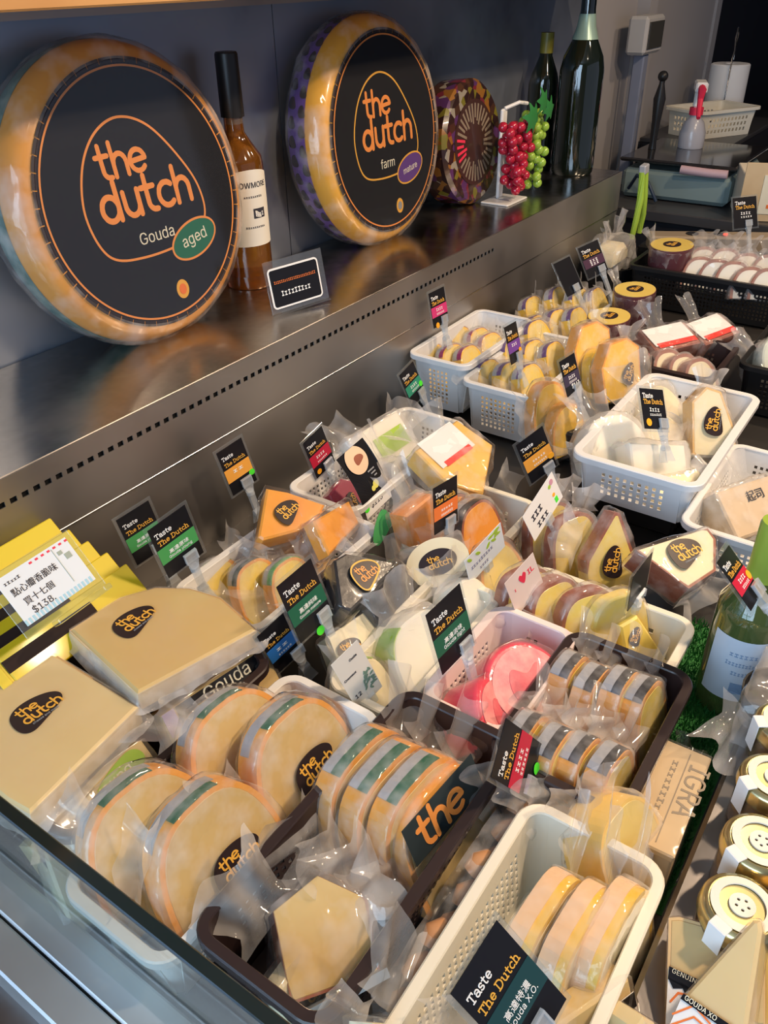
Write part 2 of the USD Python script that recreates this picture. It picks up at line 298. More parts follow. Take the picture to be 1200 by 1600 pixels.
def sticker(parent, x, z, s, y, rot=0, tagline=True):
    """the shop's oval sticker stuck on a face at local y (the face looks along -Y)"""
    put = lambda g: affinity.translate(affinity.scale(rot3(g, rot), s, s, origin=(0, 0)), x, z)
    p = part(parent, 'sticker', pr(put(EGG), y, .0006), BROWN_DK, label='dark oval sticker')
    part(p, 'lettering', pr(put(LOGO), y - .0006, .0004), GOLD, label='lettering reading the dutch')
    if tagline and s > .02: part(p, 'tagline', pr(put(TAGLINE), y - .0006, .0004), GREYP)
    return p

# ---- plastic bags
def crumple(v, amp, seed, k=38.):
    q = v * k + seed * 7.3
    d = np.stack([meshkit.fbm(q + o, 3, seed) for o in (0, 31.7, 67.1)], -1) - .5
    return v + d * 2 * amp
def bag(pts, off=.004, amp=.003, seed=0, tails=(), res=.008, split=False):
    """a bag drawn round the points; tails: (root, direction, half width vector, length) are loose flaring ends"""
    p = np.asarray(pts, float); o = []
    for d in np.vstack([np.eye(3), -np.eye(3)]): o.append(p + d * off * (1, .45, 1))
    h = trimesh.convex.convex_hull(np.vstack(o)); mf = manifold3d.Manifold(manifold3d.Mesh(np.asarray(h.vertices, np.float32), np.asarray(h.faces, np.uint32)))
    mm = mf.refine_to_length(res).to_mesh(); v = np.array(mm.vert_properties[:, :3], float); f = np.array(mm.tri_verts)
    ms = [trimesh.Trimesh(v + (crumple(v, amp, seed) - v) * (1, .5, 1), f, process=False)]; loose = []
    for k, (root, dr, hw, ln) in enumerate(tails):
        dr, hw = _n(np.array(dr, float)), np.array(hw, float); nr = _n(np.cross(dr, hw)); wd = np.linalg.norm(hw)
        nu, nv = 21, 12; u, w = np.meshgrid(np.linspace(-1, 1, nu), np.linspace(0, 1, nv))
        prof = np.interp(w, [0, .25, .6, 1], [1.0, .62, .8, 1.05])
        fold = .12 * wd * np.sin(u * 7 + seed * 1.7 + k) * (.3 + w) + .25 * wd * (w ** 1.6) * np.sin(seed * 2.1 + k + u * 1.5)
        P = np.array(root, float) + dr * (w * ln * (1.0 if ln < .03 else 1.2) * (1 + .12 * np.sin(u * 5 + seed)))[..., None] + hw * (u * prof)[..., None] + nr * fold[..., None]
        P = crumple(P.reshape(-1, 3), amp * .5, seed + 5 + k)
        fa = [[a, a + 1, a + nu + 1] for j in range(nv - 1) for a in range(j * nu, j * nu + nu - 1)] + [[a, a + nu + 1, a + nu] for j in range(nv - 1) for a in range(j * nu, j * nu + nu - 1)]
        loose.append(trimesh.Trimesh(P, fa, process=False))
    return (ms[0], loose) if split else cat(ms + loose)
def slab_pts(poly, t): return np.array([(x, y, z) for y in (-t / 2, t / 2) for x, z in np.array(poly.exterior.coords)[:-1]])

def cheese(name, label, M, poly, t, body, rind=None, rw=.004, cut='base', stick=None, bands=(), bag_=None, group=None, catg='cheese', flange=None):
    """a piece of cheese standing in local XZ with its face to -Y. rind covers the outline except its foot; bands: labels wrapped over the top, as (x0, x1, share from, share to, material)"""
    o = thing(name, label, catg, M, group)
    if rind is not None:
        inner = poly.buffer(-rw, join_style=1)
        if cut == 'base': inner = unary_union([inner, affinity.translate(inner, 0, -rw * 2.2).intersection(poly)]).convex_hull.intersection(poly)
        elif cut is not None: inner = unary_union([inner, affinity.translate(inner, *cut).intersection(poly)]).convex_hull.intersection(poly)
        part(o, 'cheese', bevelled(inner, t + .0006, .0006), body)
        ring = poly.difference(inner); m = ext(ring, t); m.apply_transform(UPRIGHT); m.apply_translation((0, t / 2, 0)); part(o, 'rind', m, rind)
    else: part(o, 'cheese', bevelled(poly, t), body)
    for x0, x1, a, b, m_ in bands:
        strip = poly.buffer(.0009).difference(poly.buffer(-.0003)).intersection(sbox(x0, poly.bounds[3] * .35, x1, 9))
        m = ext(strip, t * (b - a)); m.apply_transform(UPRIGHT); m.apply_translation((0, -t / 2 + t * b, 0)); part(o, 'label_band', m, m_)
    fy = -t / 2 - .0006 - ((bag_.get('off', .004) * .45 + bag_.get('amp', .003) * .30) if bag_ else 0)
    for s in ([stick] if stick and not isinstance(stick, list) else stick or []): sticker(o, s[0], s[1], s[2], fy, s[3] if len(s) > 3 else 0)
    if bag_ is not None:
        m, loose = bag(slab_pts(poly, t), split=True, **{k: v for k, v in bag_.items() if k != 'mat'}); bm = bag_.get('mat', FILM)
        part(o, 'bag', m, bm, smooth=True, label='clear crinkled plastic bag')
        for q in loose: part(o, 'bag_end', q, FILM2, smooth=True, label='loose flaring end of the bag')
    return o

# ---- baskets
def ring_path(L, W, r, n=6):
    out = []
    for cx, cy, a in ((L / 2 - r, W / 2 - r, 0), (-L / 2 + r, W / 2 - r, 90), (-L / 2 + r, -W / 2 + r, 180), (L / 2 - r, -W / 2 + r, 270)):
        out += [(cx + r * math.cos(math.radians(a + k * 90 / n)), cy + r * math.sin(math.radians(a + k * 90 / n))) for k in range(n + 1)]
    return np.array(out)
def holes(w, h, pitch, hw, hh, top=.020, bot=.012, side=.016):
    nx, nz = max(1, int((w - 2 * side) / pitch)), max(1, int((h - top - bot) / (pitch * .95)))
    g = []
    for i in range(nx):
        for j in range(nz):
            x = (i - (nx - 1) / 2) * pitch; z = bot + (h - top - bot) * (j + .5) / nz
            g.append(sbox(x - hw / 2, z - hh / 2, x + hw / 2, z + hh / 2))
    return unary_union(g)
def basket(name, label, cx, cy, z0, L, W, H, m, yaw=0, r=.016, taper=.010, pitch=.0085, hw=.0045, hh=.0052, lip=.006, group=None):
    o = thing(name, label, 'basket', F((cx, cy, z0), yaw), group)
    tk = .0018
    for k, (ln, dist) in enumerate(((L, W / 2), (W, L / 2), (L, W / 2), (W, L / 2))):
        w = ln - 2 * r; wb = ln - 2 * r - 0 * taper
        p = Polygon([(-wb / 2, .0), (wb / 2, .0), (w / 2, H), (-w / 2, H)]).difference(holes(min(w, wb), H, pitch, hw, hh))
        q = ext(p, tk); q.apply_transform(UPRIGHT)             # stands in XZ, thickness to -Y
        v = np.array(q.vertices); v[:, 1] -= dist - taper * (1 - v[:, 2] / H) - tk
        q.vertices = v @ Rz(math.radians(90 * k)).T
        part(o, 'side_panel', q, m)
    for k in range(4):
        sx, sy = ((1, 1), (-1, 1), (-1, -1), (1, -1))[k]; a = np.radians(np.linspace(90 * k, 90 * k + 90, 7)); vs = []
        for z in (0, H):
            d = taper * (1 - z / H)
            for rr in (r, r - tk): vs.append(np.c_[sx * (L / 2 - r - d) + rr * np.cos(a), sy * (W / 2 - r - d) + rr * np.sin(a), np.full(7, z)])
        v = np.vstack(vs); f = []
        for j in range(6): f += [[j, j + 1, 15 + j], [j, 15 + j, 14 + j], [7 + j, 21 + j, 22 + j], [7 + j, 22 + j, 8 + j]]
        part(o, 'corner_panel', trimesh.Trimesh(v, f, process=False), m, smooth=True)
    prof = [(-tk, 0), (lip, 0), (lip, -.007), (lip + .0015, -.007), (lip + .0015, .0012), (lip, .0025), (-tk, .0025), (-tk - .001, .001)]
    rings = []
    base = ring_path(L, W, r)
    nrm = np.array([_n(b - np.array([np.clip(b[0], -L / 2 + r, L / 2 - r), np.clip(b[1], -W / 2 + r, W / 2 - r)])) for b in base])
    v = np.vstack([np.c_[base + nrm * d, np.full(len(base), H + z)] for d, z in prof]); n = len(base); f = []
    for i in range(len(prof)):
        for j in range(n):
            a, b_, c, d = i * n + j, i * n + (j + 1) % n, ((i + 1) % len(prof)) * n + (j + 1) % n, ((i + 1) % len(prof)) * n + j
            f += [[a, c, b_], [a, d, c]]
    rm = trimesh.Trimesh(v, f, process=False)
    part(o, 'rim', rm, m, smooth=40)
    bp = ring_path(L - 2 * taper, W - 2 * taper, r)
    part(o, 'base', ext(Polygon(bp), .002), m)
    return o

# ---- price signs
def sign(label, pose, band, lines, dot=None, clip=True, clip_side=0., stem=.05, title=True, group=None, face=True, sub=WHITE):
    c, x, up, w, h = pose
    o = thing('price_sign', label, 'price sign', FX(c, x, up), group)
    part(o, 'holder_plate', rbox(-w / 2 - .004, w / 2 + .004, -.0008, .0008, -h / 2 - .004, h / 2 + .004, .0005), ACR, label='clear acrylic holder')
    part(o, 'card', pr(sbox(-w / 2, -h / 2, w / 2, h / 2), -.0009, .0006), BLACK, label='black card')
    if face:
        y = -.0016
        if title:
            part(o, 'title_line', pr(fit(W_TASTE, w * .44, x=-w * .42, z=h * .27), y, .0004), WHITE, label='white lettering Taste')
            part(o, 'title_line', pr(fit(W_THED, w * .82, x=-w * .41, z=h * .125), y, .0004), GOLD, label='orange lettering The Dutch')
        if band: part(o, 'colour_band', pr(sbox(-w / 2, -h * .22, w / 2, h * .07), y, .0004), band)
        zz = -h * .07
        for k, (t, cj) in enumerate(lines):
            if isinstance(t, int): part(o, 'band_lettering', pr(affinity.translate(marks(t, w * (.44 if cj else .5), w * (.11 if cj else .07), k + t), -w * .22, zz - k * h * .105), y - .0005, .0003), sub, label='row of blurred characters'); continue
            part(o, 'band_lettering', pr(fit(words(t, .01, cj), w * (.52 if cj else .62), cx=w * .02, z=zz - k * h * .105 + (0 if not cj else -.002)), y - .0005, .0003), sub)
    if dot is not None: part(o, 'price_dot', pr(Point(dot[0] * w, dot[1] * h).buffer(w * .11), -.0022, .0004), dot[2], label='round coloured dot')
    if clip:
        cx, z = clip_side * w, -h * .36
        jaw = cat([bx(cx - .0085, cx + .0085, -.0065, -.005, z - .007, z + .006), bx(cx - .0085, cx + .0085, .001, .0028, z - .007, z + .006), bx(cx - .0085, cx - .007, -.0075, -.004, z - .007, z + .007), bx(cx + .007, cx + .0085, -.0075, -.004, z - .007, z + .007), bx(cx - .0085, cx + .0085, -.0075, -.004, z + .005, z + .007)])
        part(o, 'clip_jaw', jaw, CLIP, label='clear plastic jaw')
        st = cat([hullp([(cx + a, b, z + q) for q, hw in ((-.006, .008), (-.020, .0042)) for a in (-hw, hw) for b in (-.006, .002)]), sweep([(cx, -.002, z - .018), (cx, -.002, z - .024)], .0060, 12),
                  hullp([(cx + a, b, z + q) for q, hw in ((-.022, .0045), (-.006 - stem, .0042)) for a in (-hw, hw) for b in (-.005, .001)])])
        part(o, 'clip_stem', st, CLIP)
        z2 = z - stem
        ft = cat([hullp([(cx + a, b, z2 + q) for q, hw, d in ((-.004, .005, 0), (-.026, .0095, .003)) for a in (-hw, hw) for b in (-.006 - d, -.0045 - d)]),
                  hullp([(cx + a, b, z2 + q) for q, hw, d in ((-.004, .005, 0), (-.026, .0095, .003)) for a in (-hw, hw) for b in (.001 + d, .0025 + d)]), sweep([(cx - .006, -.002, z2 - .006), (cx + .006, -.002, z2 - .006)], .0045, 10)])
        part(o, 'clip_foot', ft, CLIP)
    return o

# ================================================================== the room
def struct(name, m, mt, smooth=False): return single(name, m, mt, None, None, smooth=smooth, kind='structure')
TRAY = .90; SHELF = 1.15; YB = 1.035
struct('floor', bx(-3, 6, -4, 1.2, -.05, 0), FLOORM)
struct('ceiling', bx(-3, 6, -4, 1.2, 2.7, 2.75), CEIL)
struct('wall_back', cat([bx(-2.0, 1.18, YB, YB + .05, 0, 2.7), bx(1.182, 2.5, YB, YB + .05, 0, 2.7)]), STEEL_W)
struct('wall_right', bx(5.4, 5.45, -4, 1.2, 0, 2.7), DARKP)
struct('wall_corner', bx(2.5, 3.72, YB - .01, YB + .05, 0, 2.7), PAINT)
struct('door_1', cat([bx(3.72, 5.4, YB + .03, YB + .06, 0, 2.2), bx(3.72, 5.4, YB, YB + .06, 2.2, 2.7)]), DARKP)
struct('trim_1', cat([bx(3.70, 3.76, YB - .02, YB + .06, 0, 2.25), bx(2.86, 2.93, YB - .05, YB, .9, 2.7)]), PAINT)
wl = cat([bx(-2.05, -2.0, -4, -.8, 0, 2.7), bx(-2.05, -2.0, 1.0, 1.2, 0, 2.7), bx(-2.05, -2.0, -.8, 1.0, 0, 1.0), bx(-2.05, -2.0, -.8, 1.0, 2.5, 2.7)])
struct('wall_left', wl, PAINT)
struct('window_1', cat([bx(-2.06, -1.98, -.8, -.76, 1.0, 2.5), bx(-2.06, -1.98, .96, 1.0, 1.0, 2.5), bx(-2.06, -1.98, -.8, 1.0, .97, 1.01), bx(-2.06, -1.98, -.8, 1.0, 2.49, 2.53)]), PAINT)
for i, (p, t) in enumerate(LAMPS):
    q = np.array(p, float); d = _n(np.array(t) - q); o = thing('ceiling_lamp', ('small black ceiling spot lamp nearest the window end', 'small black ceiling spot lamp in the middle of the three', 'small black ceiling spot lamp farthest from the window')[i], 'lamp', None)
    part(o, 'housing', sweep([q - d * .12, q - d * .02, q + d * .02], [.04, .055, .06], 20), BLACK_PL, smooth=40); part(o, 'stem', sweep([q - d * .1, (q[0], q[1], 2.7)], .01, 8), BLACK_PL)

# ------------------------------------------------------------------ the case
case = thing('cheese_display_case', 'long stainless steel cheese display case with shelf, slotted back panel and glass end', 'display case')
part(case, 'shelf_top', rbox(-.35, 2.2, .771, YB - .002, 1.132, SHELF, .002), STEEL, label='brushed steel shelf')
gs = [sbox(x, 1.1165, x + .0085, 1.1232) for x in np.arange(.02, 1.50, .0150)]
part(case, 'vent_panel', pr(sbox(-.3, 1.054, 2.2, 1.1495).difference(unary_union(gs)), .7712, .0015), STEEL_B, label='steel lip with a row of dark vent slots')
part(case, 'vent_backing', bx(-.3, 2.2, .7735, .775, 1.10, 1.14), DARKHOLE, label='dark space behind the slots')
part(case, 'back_panel', bx(-.3, 2.2, .771, .776, .88, 1.0532), STEEL_B)
part(case, 'seam_strip', rbox(-.3, 2.2, .7690, .7715, 1.0515, 1.0545, .0008), STEEL, label='thin bright seam strip')
part(case, 'tray', bx(.155, 2.42, .03, .771, .87, TRAY), plain('tray_dark', (.03, .028, .027), .35), label='dark tray floor')
part(case, 'front_ledge', rbox(-.2, 2.42, -.17, .030, .86, .955, .004), STEEL_L, label='grey front ledge')
part(case, 'end_rail', cat([rbox(.1265, .158, -.17, .771, .86, .935, .002), rbox(.096, .1245, -.17, .771, .86, .935, .002)]), steel('steel_rail', (.70, .72, .73), .52, (90, 2, 2), .06), label='steel end rail of two strips')
part(case, 'end_skirt', bx(-.02, .096, -.17, .771, .80, .895), STEEL_L)
part(case, 'end_glass', bx(.1445, .1535, -.02, .765, .935, 1.081), GLASS, label='clear glass end pane')
part(case, 'glass_edge', rbox(.1440, .1540, -.02, .765, 1.081, 1.0845, .001), plain('glass_edge_dark', (.008, .016, .016), .15, coat=.5), label='dark polished top edge of the glass')
part(case, 'plinth', bx(.0, 2.42, -.16, YB - .01, 0, .86), plain('case_dark', (.05, .05, .055), .5))
up = thing('upper_shelf', 'orange wooden upper shelf board above the cheese wheels', 'shelf')
part(up, 'board', rbox(-.6, 2.3, .765, YB - .002, 1.5725, 1.606, .002), WOOD)
part(up, 'support_rail', bx(-.6, 2.3, YB - .03, YB - .003, 1.555, 1.5722), STEEL_B)
g = np.random.default_rng(5); bl = []
mat_m = [bx(.46, .86, .034, .130, TRAY, TRAY + .0008)]
n = 5000; xy = np.c_[g.uniform(.46, .86, n), g.uniform(.036, .13, n)]; a = g.uniform(0, 6.28, len(xy)); hgt = g.uniform(.006, .013, len(xy)); dx = np.c_[np.cos(a), np.sin(a)] * .0011; ln = g.normal(0, .003, (len(xy), 2))
v = np.stack([np.c_[xy - dx, np.full(len(xy), TRAY + .004)], np.c_[xy + dx, np.full(len(xy), TRAY + .004)], np.c_[xy + ln, TRAY + .004 + hgt]], 1).reshape(-1, 3)
gm = thing('grass_mat', 'dark green artificial grass mat on the tray beside the front ledge', 'grass mat')
part(gm, 'backing', cat(mat_m), GRASS); part(gm, 'blades', trimesh.Trimesh(v, np.arange(len(v)).reshape(-1, 3), process=False), GRASS, kind='stuff')

# ------------------------------------------------------------------ wheels on the shelf
def wheel(label, c, lean, yaw, R, Tn, rl, cheese_m, wrap_m, wrap_ovals, kind, oval_m, small):
    o = thing('cheese_round', label, 'cheese wheel', F(c, yaw, lean))
    prof = [(0, -Tn), (R * .86, -Tn), (R * .95, -Tn * .90), (R, -Tn * .68), (R * 1.005, -Tn * .5), (R, -Tn * .33), (R * .97, -Tn * .15), (R * .93, -Tn * .05), (R * .885, -.002), (R * .86, 0), (0, 0)]
    m = lathe(prof, 96); m.apply_transform(UPRIGHT); part(o, 'wheel_body', m, cheese_m, smooth=50)
    m = lathe([(R * .955, -Tn * .905), (R * 1.003, -Tn * .68), (R * 1.009, -Tn * .5), (R * 1.004, -Tn * .40)], 96); m.apply_transform(UPRIGHT); part(o, 'side_wrap', m, wrap_m, smooth=True, label='printed wrap round the side')
    if wrap_ovals:
        ms = []
        for k in range(40):
            for row, sh in ((-.47, 0), (-.72, .5)):
                aa = 2 * math.pi * (k + sh) / 40; q = ext(affinity.scale(EGG, .010, .010, origin=(0, 0)), .0012)
                q.apply_translation((0, 0, R * (1.011 if row > -.6 else 1.002) - .0004)); mm = np.eye(4); mm[:3, :3] = Ry(aa); 
                t2 = np.eye(4); t2[:3, :3] = np.array([[1, 0, 0], [0, 1, 0], [0, 0, 1]]); q.apply_transform(mm); q.apply_translation((0, -Tn * row, 0)); ms.append(q)
        part(o, 'wrap_ovals', cat(ms), BROWN_DK, label='small dark ovals printed on the wrap')
    part(o, 'face_label', pr(Point(0, 0).buffer(rl, 40), -.0003, .0006), BLACK, label='round black face label')
    y = -.0009
    part(o, 'label_ring', pr(Point(0, 0).buffer(rl * .988, 40).difference(Point(0, 0).buffer(rl * .972, 40)), y, .0004), ORANGE, label='thin orange ring')
    dash = Point(0, 0).buffer(rl * 1.043, 48).difference(Point(0, 0).buffer(rl * 1.0, 48))
    for k in range(52):
        aa = 2 * math.pi * k / 52; dash = dash.difference(LineString([(rl * .9 * math.cos(aa), rl * .9 * math.sin(aa)), (rl * 1.1 * math.cos(aa), rl * 1.1 * math.sin(aa))]).buffer(.0009))
    part(o, 'dash_ring', pr(dash, -.0003, .0006), BROWN_DK, label='ring of dark dashes')
    E = smooth_poly([(-.104, -.005), (-.090, .050), (-.058, .088), (-.015, .103), (.030, .088), (.070, .045), (.096, -.002), (.094, -.045), (.05, -.068), (-.03, -.072), (-.085, -.058)], 10)
    ov = affinity.rotate(affinity.scale(Point(0, 0).buffer(1, 24), .043, .0225), 14)
    ov = affinity.translate(ov, .066, -.068)
    part(o, 'emblem_outline', pr(unary_union([E.buffer(.0016).difference(E.buffer(-.0016)), ov.buffer(.0032)]).difference(ov), y, .0004), ORANGE if small else GOLD, label='orange rounded emblem outline')
    part(o, 'emblem_lettering', pr(unary_union([at2(W_THE, .0275, -.066, .034, 1), at2(W_DUTCH, .0315, -.078, -.018, 1)]), y, .0005), ORANGE, label='orange lettering reading the dutch')
    part(o, 'kind_lettering', pr(fit(words(kind, .02), .062 if len(kind) > 4 else .045, x=-.030, z=-.056), y, .0005), CREAMP)
    p = part(o, 'oval_badge', pr(ov, y - .0002, .0005), oval_m, label='oval badge')
    part(p, 'lettering', pr(affinity.translate(affinity.rotate(fit(words(small_txt[small], .014), .048, cx=0, z=-.006), 8, origin=(0, 0)), .066, -.068), y - .0007, .0004), CREAMP)
    s = part(o, 'seal', pr(affinity.translate(affinity.scale(Point(0, 0).buffer(1, 20), .0115, .0135), .022, -.130), y, .0005), GOLD, label='small round seal')
    part(s, 'seal_centre', pr(affinity.translate(affinity.scale(Point(0, 0).buffer(1, 20), .0065, .0075), .022, -.130), y - .0006, .0004), B_VERM if small else GREYP)
    prf = [(R * .5, -Tn - .001), (R * .90, -Tn - .001), (R * .98, -Tn * .90), (R * 1.012, -Tn * .68), (R * 1.018, -Tn * .5), (R * 1.01, -Tn * .3), (R * .98, -Tn * .13), (R * .93, -Tn * .02), (R * .885, .0012), (R * .86, .0016)]
    d = np.array(prf); dd = []
    for i in range(len(d) - 1): dd += [d[i] + (d[i + 1] - d[i]) * t for t in np.arange(3) / 3]
    m = lathe(dd + [d[-1]], 150); m.apply_transform(UPRIGHT)
    vv = np.array(m.vertices); rad = np.hypot(vv[:, 0], vv[:, 2]); ang = np.arctan2(vv[:, 2], vv[:, 0])
    w = np.clip((rad - R * .82) / (R * .12), 0, 1) * meshkit.fbm(np.c_[ang * 7 + vv[:, 1] * 20, vv[:, 1] * 60, np.full(len(vv), 2.)], 3, 3 + small) * .0055
    vv[:, 0] *= 1 + w / np.maximum(rad, .01); vv[:, 2] *= 1 + w / np.maximum(rad, .01); m.vertices = vv
    part(o, 'film', m, film('wheel_film', base=.06, wrinkle=.42, rough=.10, scale=34.), smooth=True, label='clear shrink film round the wheel')
    part(o, 'face_film', pr(Point(0, 0).buffer(R * .862, 40), -.0022, .0003), clear('face_film_clear', tint=(.97, .97, .97), haze=.006, rough=.06, ior=1.35), label='clear film across the face label')
    return o
small_txt = {1: 'aged', 0: 'mature'}
WH_C = plain('wheel_orange', (.76, .34, .05), .36, coat=.5, var=(14, (.66, .26, .03), .8), coatr=.14); WH_Y = plain('wheel_yellow', (.84, .43, .025), .36, coat=.5, var=(12, (.74, .33, .015), .8), coatr=.14)
wheel('large aged orange cheese wheel with black face label and teal side wrap', (.772, .930, 1.3435), 8, 0, .194, .086, .164, WH_C, plain('wrap_teal', (.025, .11, .10), .4, var=(45, (.20, .30, .26), .9), coat=.4), False, 'Gouda', plain('badge_green', (.015, .15, .085), .4), 1)
wheel('large golden cheese wheel with purple side wrap of dark ovals, right of the whisky bottle', (1.353, .928, 1.3435), 5, 0, .194, .090, .164, WH_Y, plain('wrap_purple', (.13, .05, .30), .4, coat=.4), True, 'farm', plain('badge_purple', (.12, .05, .25), .4), 0)

# bottles
def bottle(name, label, c, prof, m, parts=(), catg='bottle', lean=(0, 0)):
    M = np.eye(4); M[:3, :3] = Rx(math.radians(lean[0])) @ Ry(math.radians(lean[1])); M[:3, 3] = c
    o = thing(name, label, catg, M); part(o, 'glass_body', lathe(prof, 40), m, smooth=40)
    for nm, pf, mt in parts: part(o, nm, lathe(pf, 40), mt, smooth=40)
    return o
AMBER = plain('amber_glass', (.50, .18, .02), .06, trans=.85, ior=1.4, coat=.6)
PALEG = plain('clear_glass_neck', (.75, .70, .62), .05, trans=.9, ior=1.4)
b = bottle('whisky_bottle', 'amber whisky bottle with black cap and cream label between the two wheels', (1.012, .985, SHELF), [(0, 0), (.037, 0), (.040, .004), (.040, .192), (.038, .205), (.024, .226), (.0155, .240), (.0145, .262), (0, .262)], AMBER,
    [('glass_neck', [(.0150, .2405), (.0148, .281), (0, .281)], PALEG), ('cap', [(0, .350), (.0155, .350), (.0172, .347), (.0182, .268), (.0182, .262), (0.0152, .262)], BLACK_PL), ('foot', [(0, .001), (.0405, .001), (.0415, .006), (.0405, .022)], AMBER)])
lab = np.radians(np.linspace(-165, -15, 26))
def curved(g, r, z, a0):  # print wrapped round a bottle: x runs along the arc
    m = ext(g.segmentize(.004), .0003); v = np.array(m.vertices); th = np.radians(a0) + v[:, 0] / r; rr = r + v[:, 2]
    m.vertices = np.c_[rr * np.cos(th), rr * np.sin(th), v[:, 1] + z]; return m
def label_sheet(r, z0, z1, a0, a1, dome_h=0):
    a = np.radians(np.linspace(a0, a1, 28)); t = np.linspace(-1, 1, 28); top = z1 + dome_h * (1 - t ** 2)
    v = np.vstack([np.c_[r * np.cos(a), r * np.sin(a), np.full(28, z0)], np.c_[r * np.cos(a), r * np.sin(a), top]]); f = []
    for j in range(27): f += [[j, j + 1, 29 + j], [j, 29 + j, 28 + j]]
    return trimesh.Trimesh(v, f, process=False)
p = part(b, 'label', label_sheet(.0406, .072, .176, -185, -35, .014), plain('label_cream', (.78, .76, .68), .6), smooth=True, label='cream paper label')
part(p, 'lettering', cat([curved(fit(words('BOWMORE', .01), .058, cx=0, z=0), .0409, .163, -108), curved(affinity.translate(marks(9, .034, .0028, 1), -.017, 0), .0409, .148, -108), curved(affinity.translate(marks(10, .036, .0028, 2), -.018, 0), .0409, .101, -108)]), INK)
part(p, 'number_box', curved(sbox(-.011, -.002, .011, .013), .0409, .118, -96), INK, label='black box with number')
part(p, 'number_lettering', curved(fit(words('No1', .008, bold=1), .016, cx=0, z=.0015), .0413, .118, -96), WHITE)
MAG = plain('dark_bottle_glass', (.006, .010, .006), .06, coat=1., coatr=.03)
mp = [(0, 0), (.048, 0), (.052, .006), (.053, .02), (.053, .235), (.047, .265), (.030, .300), (.021, .325), (.0175, .36), (.0175, .405), (.019, .406), (.019, .415), (0, .415)]
b = bottle('wine_magnum', 'big near-black wine bottle standing near the right end of the shelf', (2.115, .875, SHELF), mp, MAG)
part(b, 'neck_label', lathe([(.0312, .300), (.0225, .326), (.0190, .352)], 32), plain('label_green_silver', (.28, .42, .36), .3, metal=.3), smooth=True, label='pale green neck label')
b = bottle('green_bottle', 'dark bottle with an olive neck standing behind the big black bottle', (2.12, .975, SHELF), [(0, 0), (.036, 0), (.038, .01), (.038, .20), (.032, .225), (.016, .262), (.0145, .30), (0, .30)], MAG, [('neck_cap', [(0, .312), (.016, .312), (.0165, .268), (.0145, .268)], plain('cap_olive', (.16, .15, .02), .4))])

# acrylic stand sign on the shelf
o = thing('shelf_sign', 'acrylic table sign with dark rounded card leaning in front of the whisky bottle', 'sign', FX((.957, .835, 1.1905), (.955, -.28, .03), (-.08, .20, .97)))
part(o, 'holder', cat([rbox(-.051, .058, .001, .003, -.038, .042, .0006), rbox(-.051, .058, -.003, .035, -.0405, -.038, .0006)]), ACR, label='clear acrylic holder')
rr = sbox(-.040, -.024, .040, .024).buffer(.007); part(o, 'card', pr(rr, .0005, .0008), WHITE); part(o, 'card_field', pr(rr.buffer(-.003), -.0003, .0005), BLACK)
part(o, 'headline', pr(affinity.translate(marks(24, .078, .0045, 3), -.039, .007), -.0009, .0004), B_VERM); part(o, 'lettering', pr(affinity.translate(marks(9, .056, .008, 4), -.030, -.013), -.0009, .0004), WHITE, label='row of blurred white characters')

# round candy drum and grapes
def patch(path):
    n = {'t': ('texture_coordinate', {}), 'v': ('voronoi_texture', {'scale': 62.}), 'r': ('separate_color', {}), 'rr': ('rgb_ramp', {'interpolate': False, 'ramp': [(0, (.03, .012, .012)), (.35, (.06, .025, .015)), (.5, (.17, .15, .02)), (.62, (.16, .02, .035)), (.72, (.09, .03, .12)), (.82, (.26, .11, .02)), (.92, (.30, .27, .22))]}), 'p': ('principled_bsdf', {'roughness': .3, 'coat_weight': .4})}
    return usdkit.material(stage, path, n, [('t.object', 'v.vector'), ('v.color', 'r.color'), ('r.r', 'rr.fac'), ('rr.color', 'p.base_color')], surface='p.BSDF')
o = thing('sweets_drum', 'round drum of sweets in colourful patterned foil behind the plastic grapes', 'sweets', F((1.700, .935, SHELF + .128), 0, 6))
m = lathe([(0, -.075), (.116, -.075), (.126, -.066), (.126, -.008), (.118, 0), (0, 0)], 48); m.apply_transform(UPRIGHT); part(o, 'foil_body', m, keep('foil_pattern', patch), smooth=40)
part(o, 'face_disc', pr(Point(0, 0).buffer(.086, 30), -.0005, .001), plain('drum_brown', (.05, .02, .018), .35, coat=.3))
rays = [affinity.rotate(sbox(.038 + .006 * (k % 3), -.0028, .078, .0028), k * 360 / 34, origin=(0, 0)) for k in range(34)]
part(o, 'ray_print', pr(unary_union(rays[:16] + rays[20:]), -.0016, .0004), plain('ray_tan', (.24, .19, .14), .5)); part(o, 'ray_print', pr(unary_union(rays[16:20]), -.0016, .0004), INK_RED)
o = thing('plastic_grapes', 'bunches of red and green plastic grapes hanging on a white stand', 'grapes', F((1.765, .885, SHELF)))
part(o, 'stand', cat([rbox(-.055, .045, -.035, .035, 0, .004), rbox(-.012, .012, .012, .020, .004, .19), sweep([(0, .014, .19), (.03, -.005, .20), (.06, -.01, .195)], .004, 8)]), WHITE_PL)
g = np.random.default_rng(11)
GR_R = plain('grape_red', (.42, .012, .04), .22, coat=.5, sss=.1); GR_G = plain('grape_green', (.30, .50, .06), .25, coat=.5, sss=.1)
def bunch(cx, cz, w, h, n, mt, cy):
    ps = []
    for _ in range(9000):
        t = g.uniform(0, 1); r_ = w * (1 - .68 * t); q = np.array([cx + g.uniform(-r_, r_), cy + g.uniform(-.026, .012), cz - t * h])
        if all(np.linalg.norm(q - k) > .0168 for k in ps): ps.append(q)
        if len(ps) == n: break
    for q in ps: part(o, 'grape', T(trimesh.creation.icosphere(2, .0108), *q), mt, smooth=True)
bunch(-.010, .165, .060, .135, 46, GR_R, -.020); bunch(.088, .170, .034, .150, 38, GR_G, -.014)
